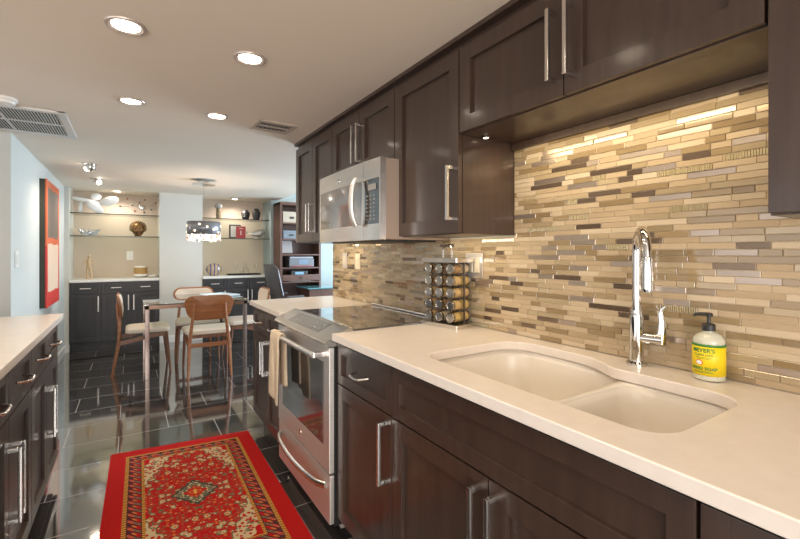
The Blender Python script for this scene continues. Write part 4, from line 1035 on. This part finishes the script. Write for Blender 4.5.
# ------------------------------------------------------------------ office corner
t = thing('office_hutch', 'dark reddish wood bookcase hutch with shelves in the office corner', 'bookcase', (1.91, 6.40, 0))
HW = .66; hd = .355
b = B(); b.box(0, .035, 0, hd, 0, 2.03, .002); b.box(HW-.035, HW, 0, hd, 0, 2.03, .002); b.box(0, HW, -.008, hd, 2.0, 2.045, .003); b.box(.03, HW-.03, hd-.015, hd, 0, 2.0); b.build('carcass', hutchwood, t)
for z in (1.73, 1.48, 1.245, 1.04, .82):
    b = B(); b.box(.034, HW-.034, .005, hd-.016, z-.022, z, .002); b.build('shelf', hutchwood, t)
b = B(); b.box(.036, HW-.036, -.004, .02, .83, .925, .002); d = b.build('drawer', hutchwood, t)
b = B(); b.ell((HW/2, -.014, .878), .010, .012, .010); b.build('knob', blackplastic, d)
hx0 = 1.91
def bin_(lb, x0, x1, z, h, m, front=6.43, name='storage_box'):
    t = thing(name, lb, 'box', ((x0+x1)/2, front+.13, z+.0006))
    w_ = (x1-x0)/2
    b = B(); b.box(-w_, w_, -.13, .13, 0, h*.82, .004); b.build('body', m, t)
    b = B(); b.box(-w_-.004, w_+.004, -.134, .134, h*.80, h, .004); b.build('lid', m, t)
    b = B(); b.box(-.035, .035, -.1345, -.130, h*.35, h*.55, .001); b.build('label_holder', blackplastic, t)
bin_('cream storage box with dark label holder on highest hutch shelf', 1.965, 2.24, 1.73, .17, mat('box_cream', (.42, .36, .28), .6))
bin_('second cream storage box on highest hutch shelf, beside the first', 2.27, 2.52, 1.73, .17, MATS['box_cream'])
bin_('blue grey storage box on the shelf under the cream boxes', 1.97, 2.22, 1.48, .13, mat('box_blue', (.15, .18, .21), .6))
# papers leaning, printer, radio, folder
b = B(); b.box(-.11, .11, -.004, .004, 0.002, .20, .001, M=Matrix.Rotation(R(-14), 4, 'X') @ Matrix.Rotation(0, 4, 'Y'))
mesh_thing(b, 'paper_stack', mat('paper', (.40, .37, .36), .7), 'pale sheaf of papers leaning on the hutch shelf above the printer', 'papers', (2.06, 6.60, 1.2595))
t = thing('printer', 'grey desktop printer on the hutch shelf', 'printer', (2.26, 6.55, 1.0405))
gp = mat('printer_grey', (.13, .14, .16), .4)
b = B(); b.box(-.20, .20, -.13, .13, 0, .135, .012); b.build('body', gp, t)
b = B(); b.box(-.19, .19, -.12, .12, .135, .165, .008); b.build('scanner_lid', mat('printer_lid', (.30, .31, .34), .4), t)
b = B(); b.box(-.05, .10, -.134, -.129, .05, .115, .002); b.build('screen', mat('screen_blue', (.16, .22, .30), .2), t)
b = B(); b.box(-.17, .17, -.155, -.12, .012, .022, .002); b.build('paper_tray', mat('tray_red', (.40, .06, .06), .5), t)
t = thing('desk_radio', 'small black and blue radio on the lower hutch shelf', 'radio', (2.235, 6.55, .8206))
b = B(); b.box(-.135, .135, -.09, .09, 0.06, .165, .012); b.build('body', blackplastic, t)
b = B(); b.box(-.07, .07, -.093, -.089, .10, .145, .002); b.build('display', mat('radio_blue', (.20, .38, .50), .25), t)
b = B(); b.box(-.16, .18, -.10, .10, 0, .058, .003); b.build('stand', whitep, t)
t = thing('desk', 'dark wood office desk with teal glass top', 'desk', (2.62, 6.10, 0))
b = B(); b.box(-.47, .60, -.26, .27, .738, .752, .003); b.build('glass_top', mat('teal_glass', (.10, .30, .34), .06, coat=.6), t)
b = B(); b.box(-.44, .58, -.23, .26, .60, .737, .003); b.build('apron', hutchwood, t)
for x in (-.41, .53):
    for y in (-.20, .22):
        b = B(); b.box(x, x+.05, y-.0, y+.035, 0, .602, .002); b.build('leg', hutchwood, t)
# office chair
t = thing('office_chair', 'grey mesh-backed office chair beside the desk', 'chair', (1.88, 5.90, 0), R(-84))
b = B(); poly = rrect(-.23, .23, .60, 1.10, .10, 6); zc = .85
fb = lambda x, z, o_: (x, -.22-.10*(z-.6)/.5+.07*(x/.23)**2-.03*sin((z-.6)*6)+o_, z)
b.rings([[fb(x*(1-k), zc+(z-zc)*(1-k), o_) for x, z in poly] for o_, k in ((0, .97), (0, .6), (0, .25), (0, 0), (.012, 0), (.012, .25), (.012, .6), (.012, .97))]); b.build('backrest', mesh_grey, t)
b = B(); b.tube([fb(x, z, .006) for x, z in poly], .014, 8, loop=True); b.tube([(0, -.25, .62), (0, -.24, .5), (0, -.10, .42)], .022, 8); b.build('back_frame', mat('chair_frame', (.10, .10, .11), .35, .3), t)
b = B(); b.rings([[(x*(1-k), y*(1-k), z) for x, y in rrect(-.24, .24, -.22, .24, .09, 5)] for k, z in ((.05, .43), (0, .45), (0, .475), (.1, .49), (.6, .48))]); b.build('seat', mesh_grey, t)
b = B(); b.tube([(0, 0, .10), (0, 0, .43)], .026, 12); b.build('column', blackplastic, t)
for k in range(5):
    a = 2*pi*k/5; b = B(); b.tube([(0, 0, .11), (.16*cos(a), .16*sin(a), .095), (.29*cos(a), .29*sin(a), .07)], [.026, .02, .015], 8); b.ell((.29*cos(a), .29*sin(a), .030), .020, .020, .030, None, 10, 8); b.build('leg', blackplastic, t)
for s in (-1, 1):
    b = B(); b.tube([(s*.20, -.05, .44), (s*.27, -.05, .50), (s*.275, -.05, .62), (s*.275, -.04, .655)], .014, 8); b.box(s*.275-.035, s*.275+.035, -.14, .10, .655, .68, .01); b.build('armrest', MATS['chair_frame'], t)
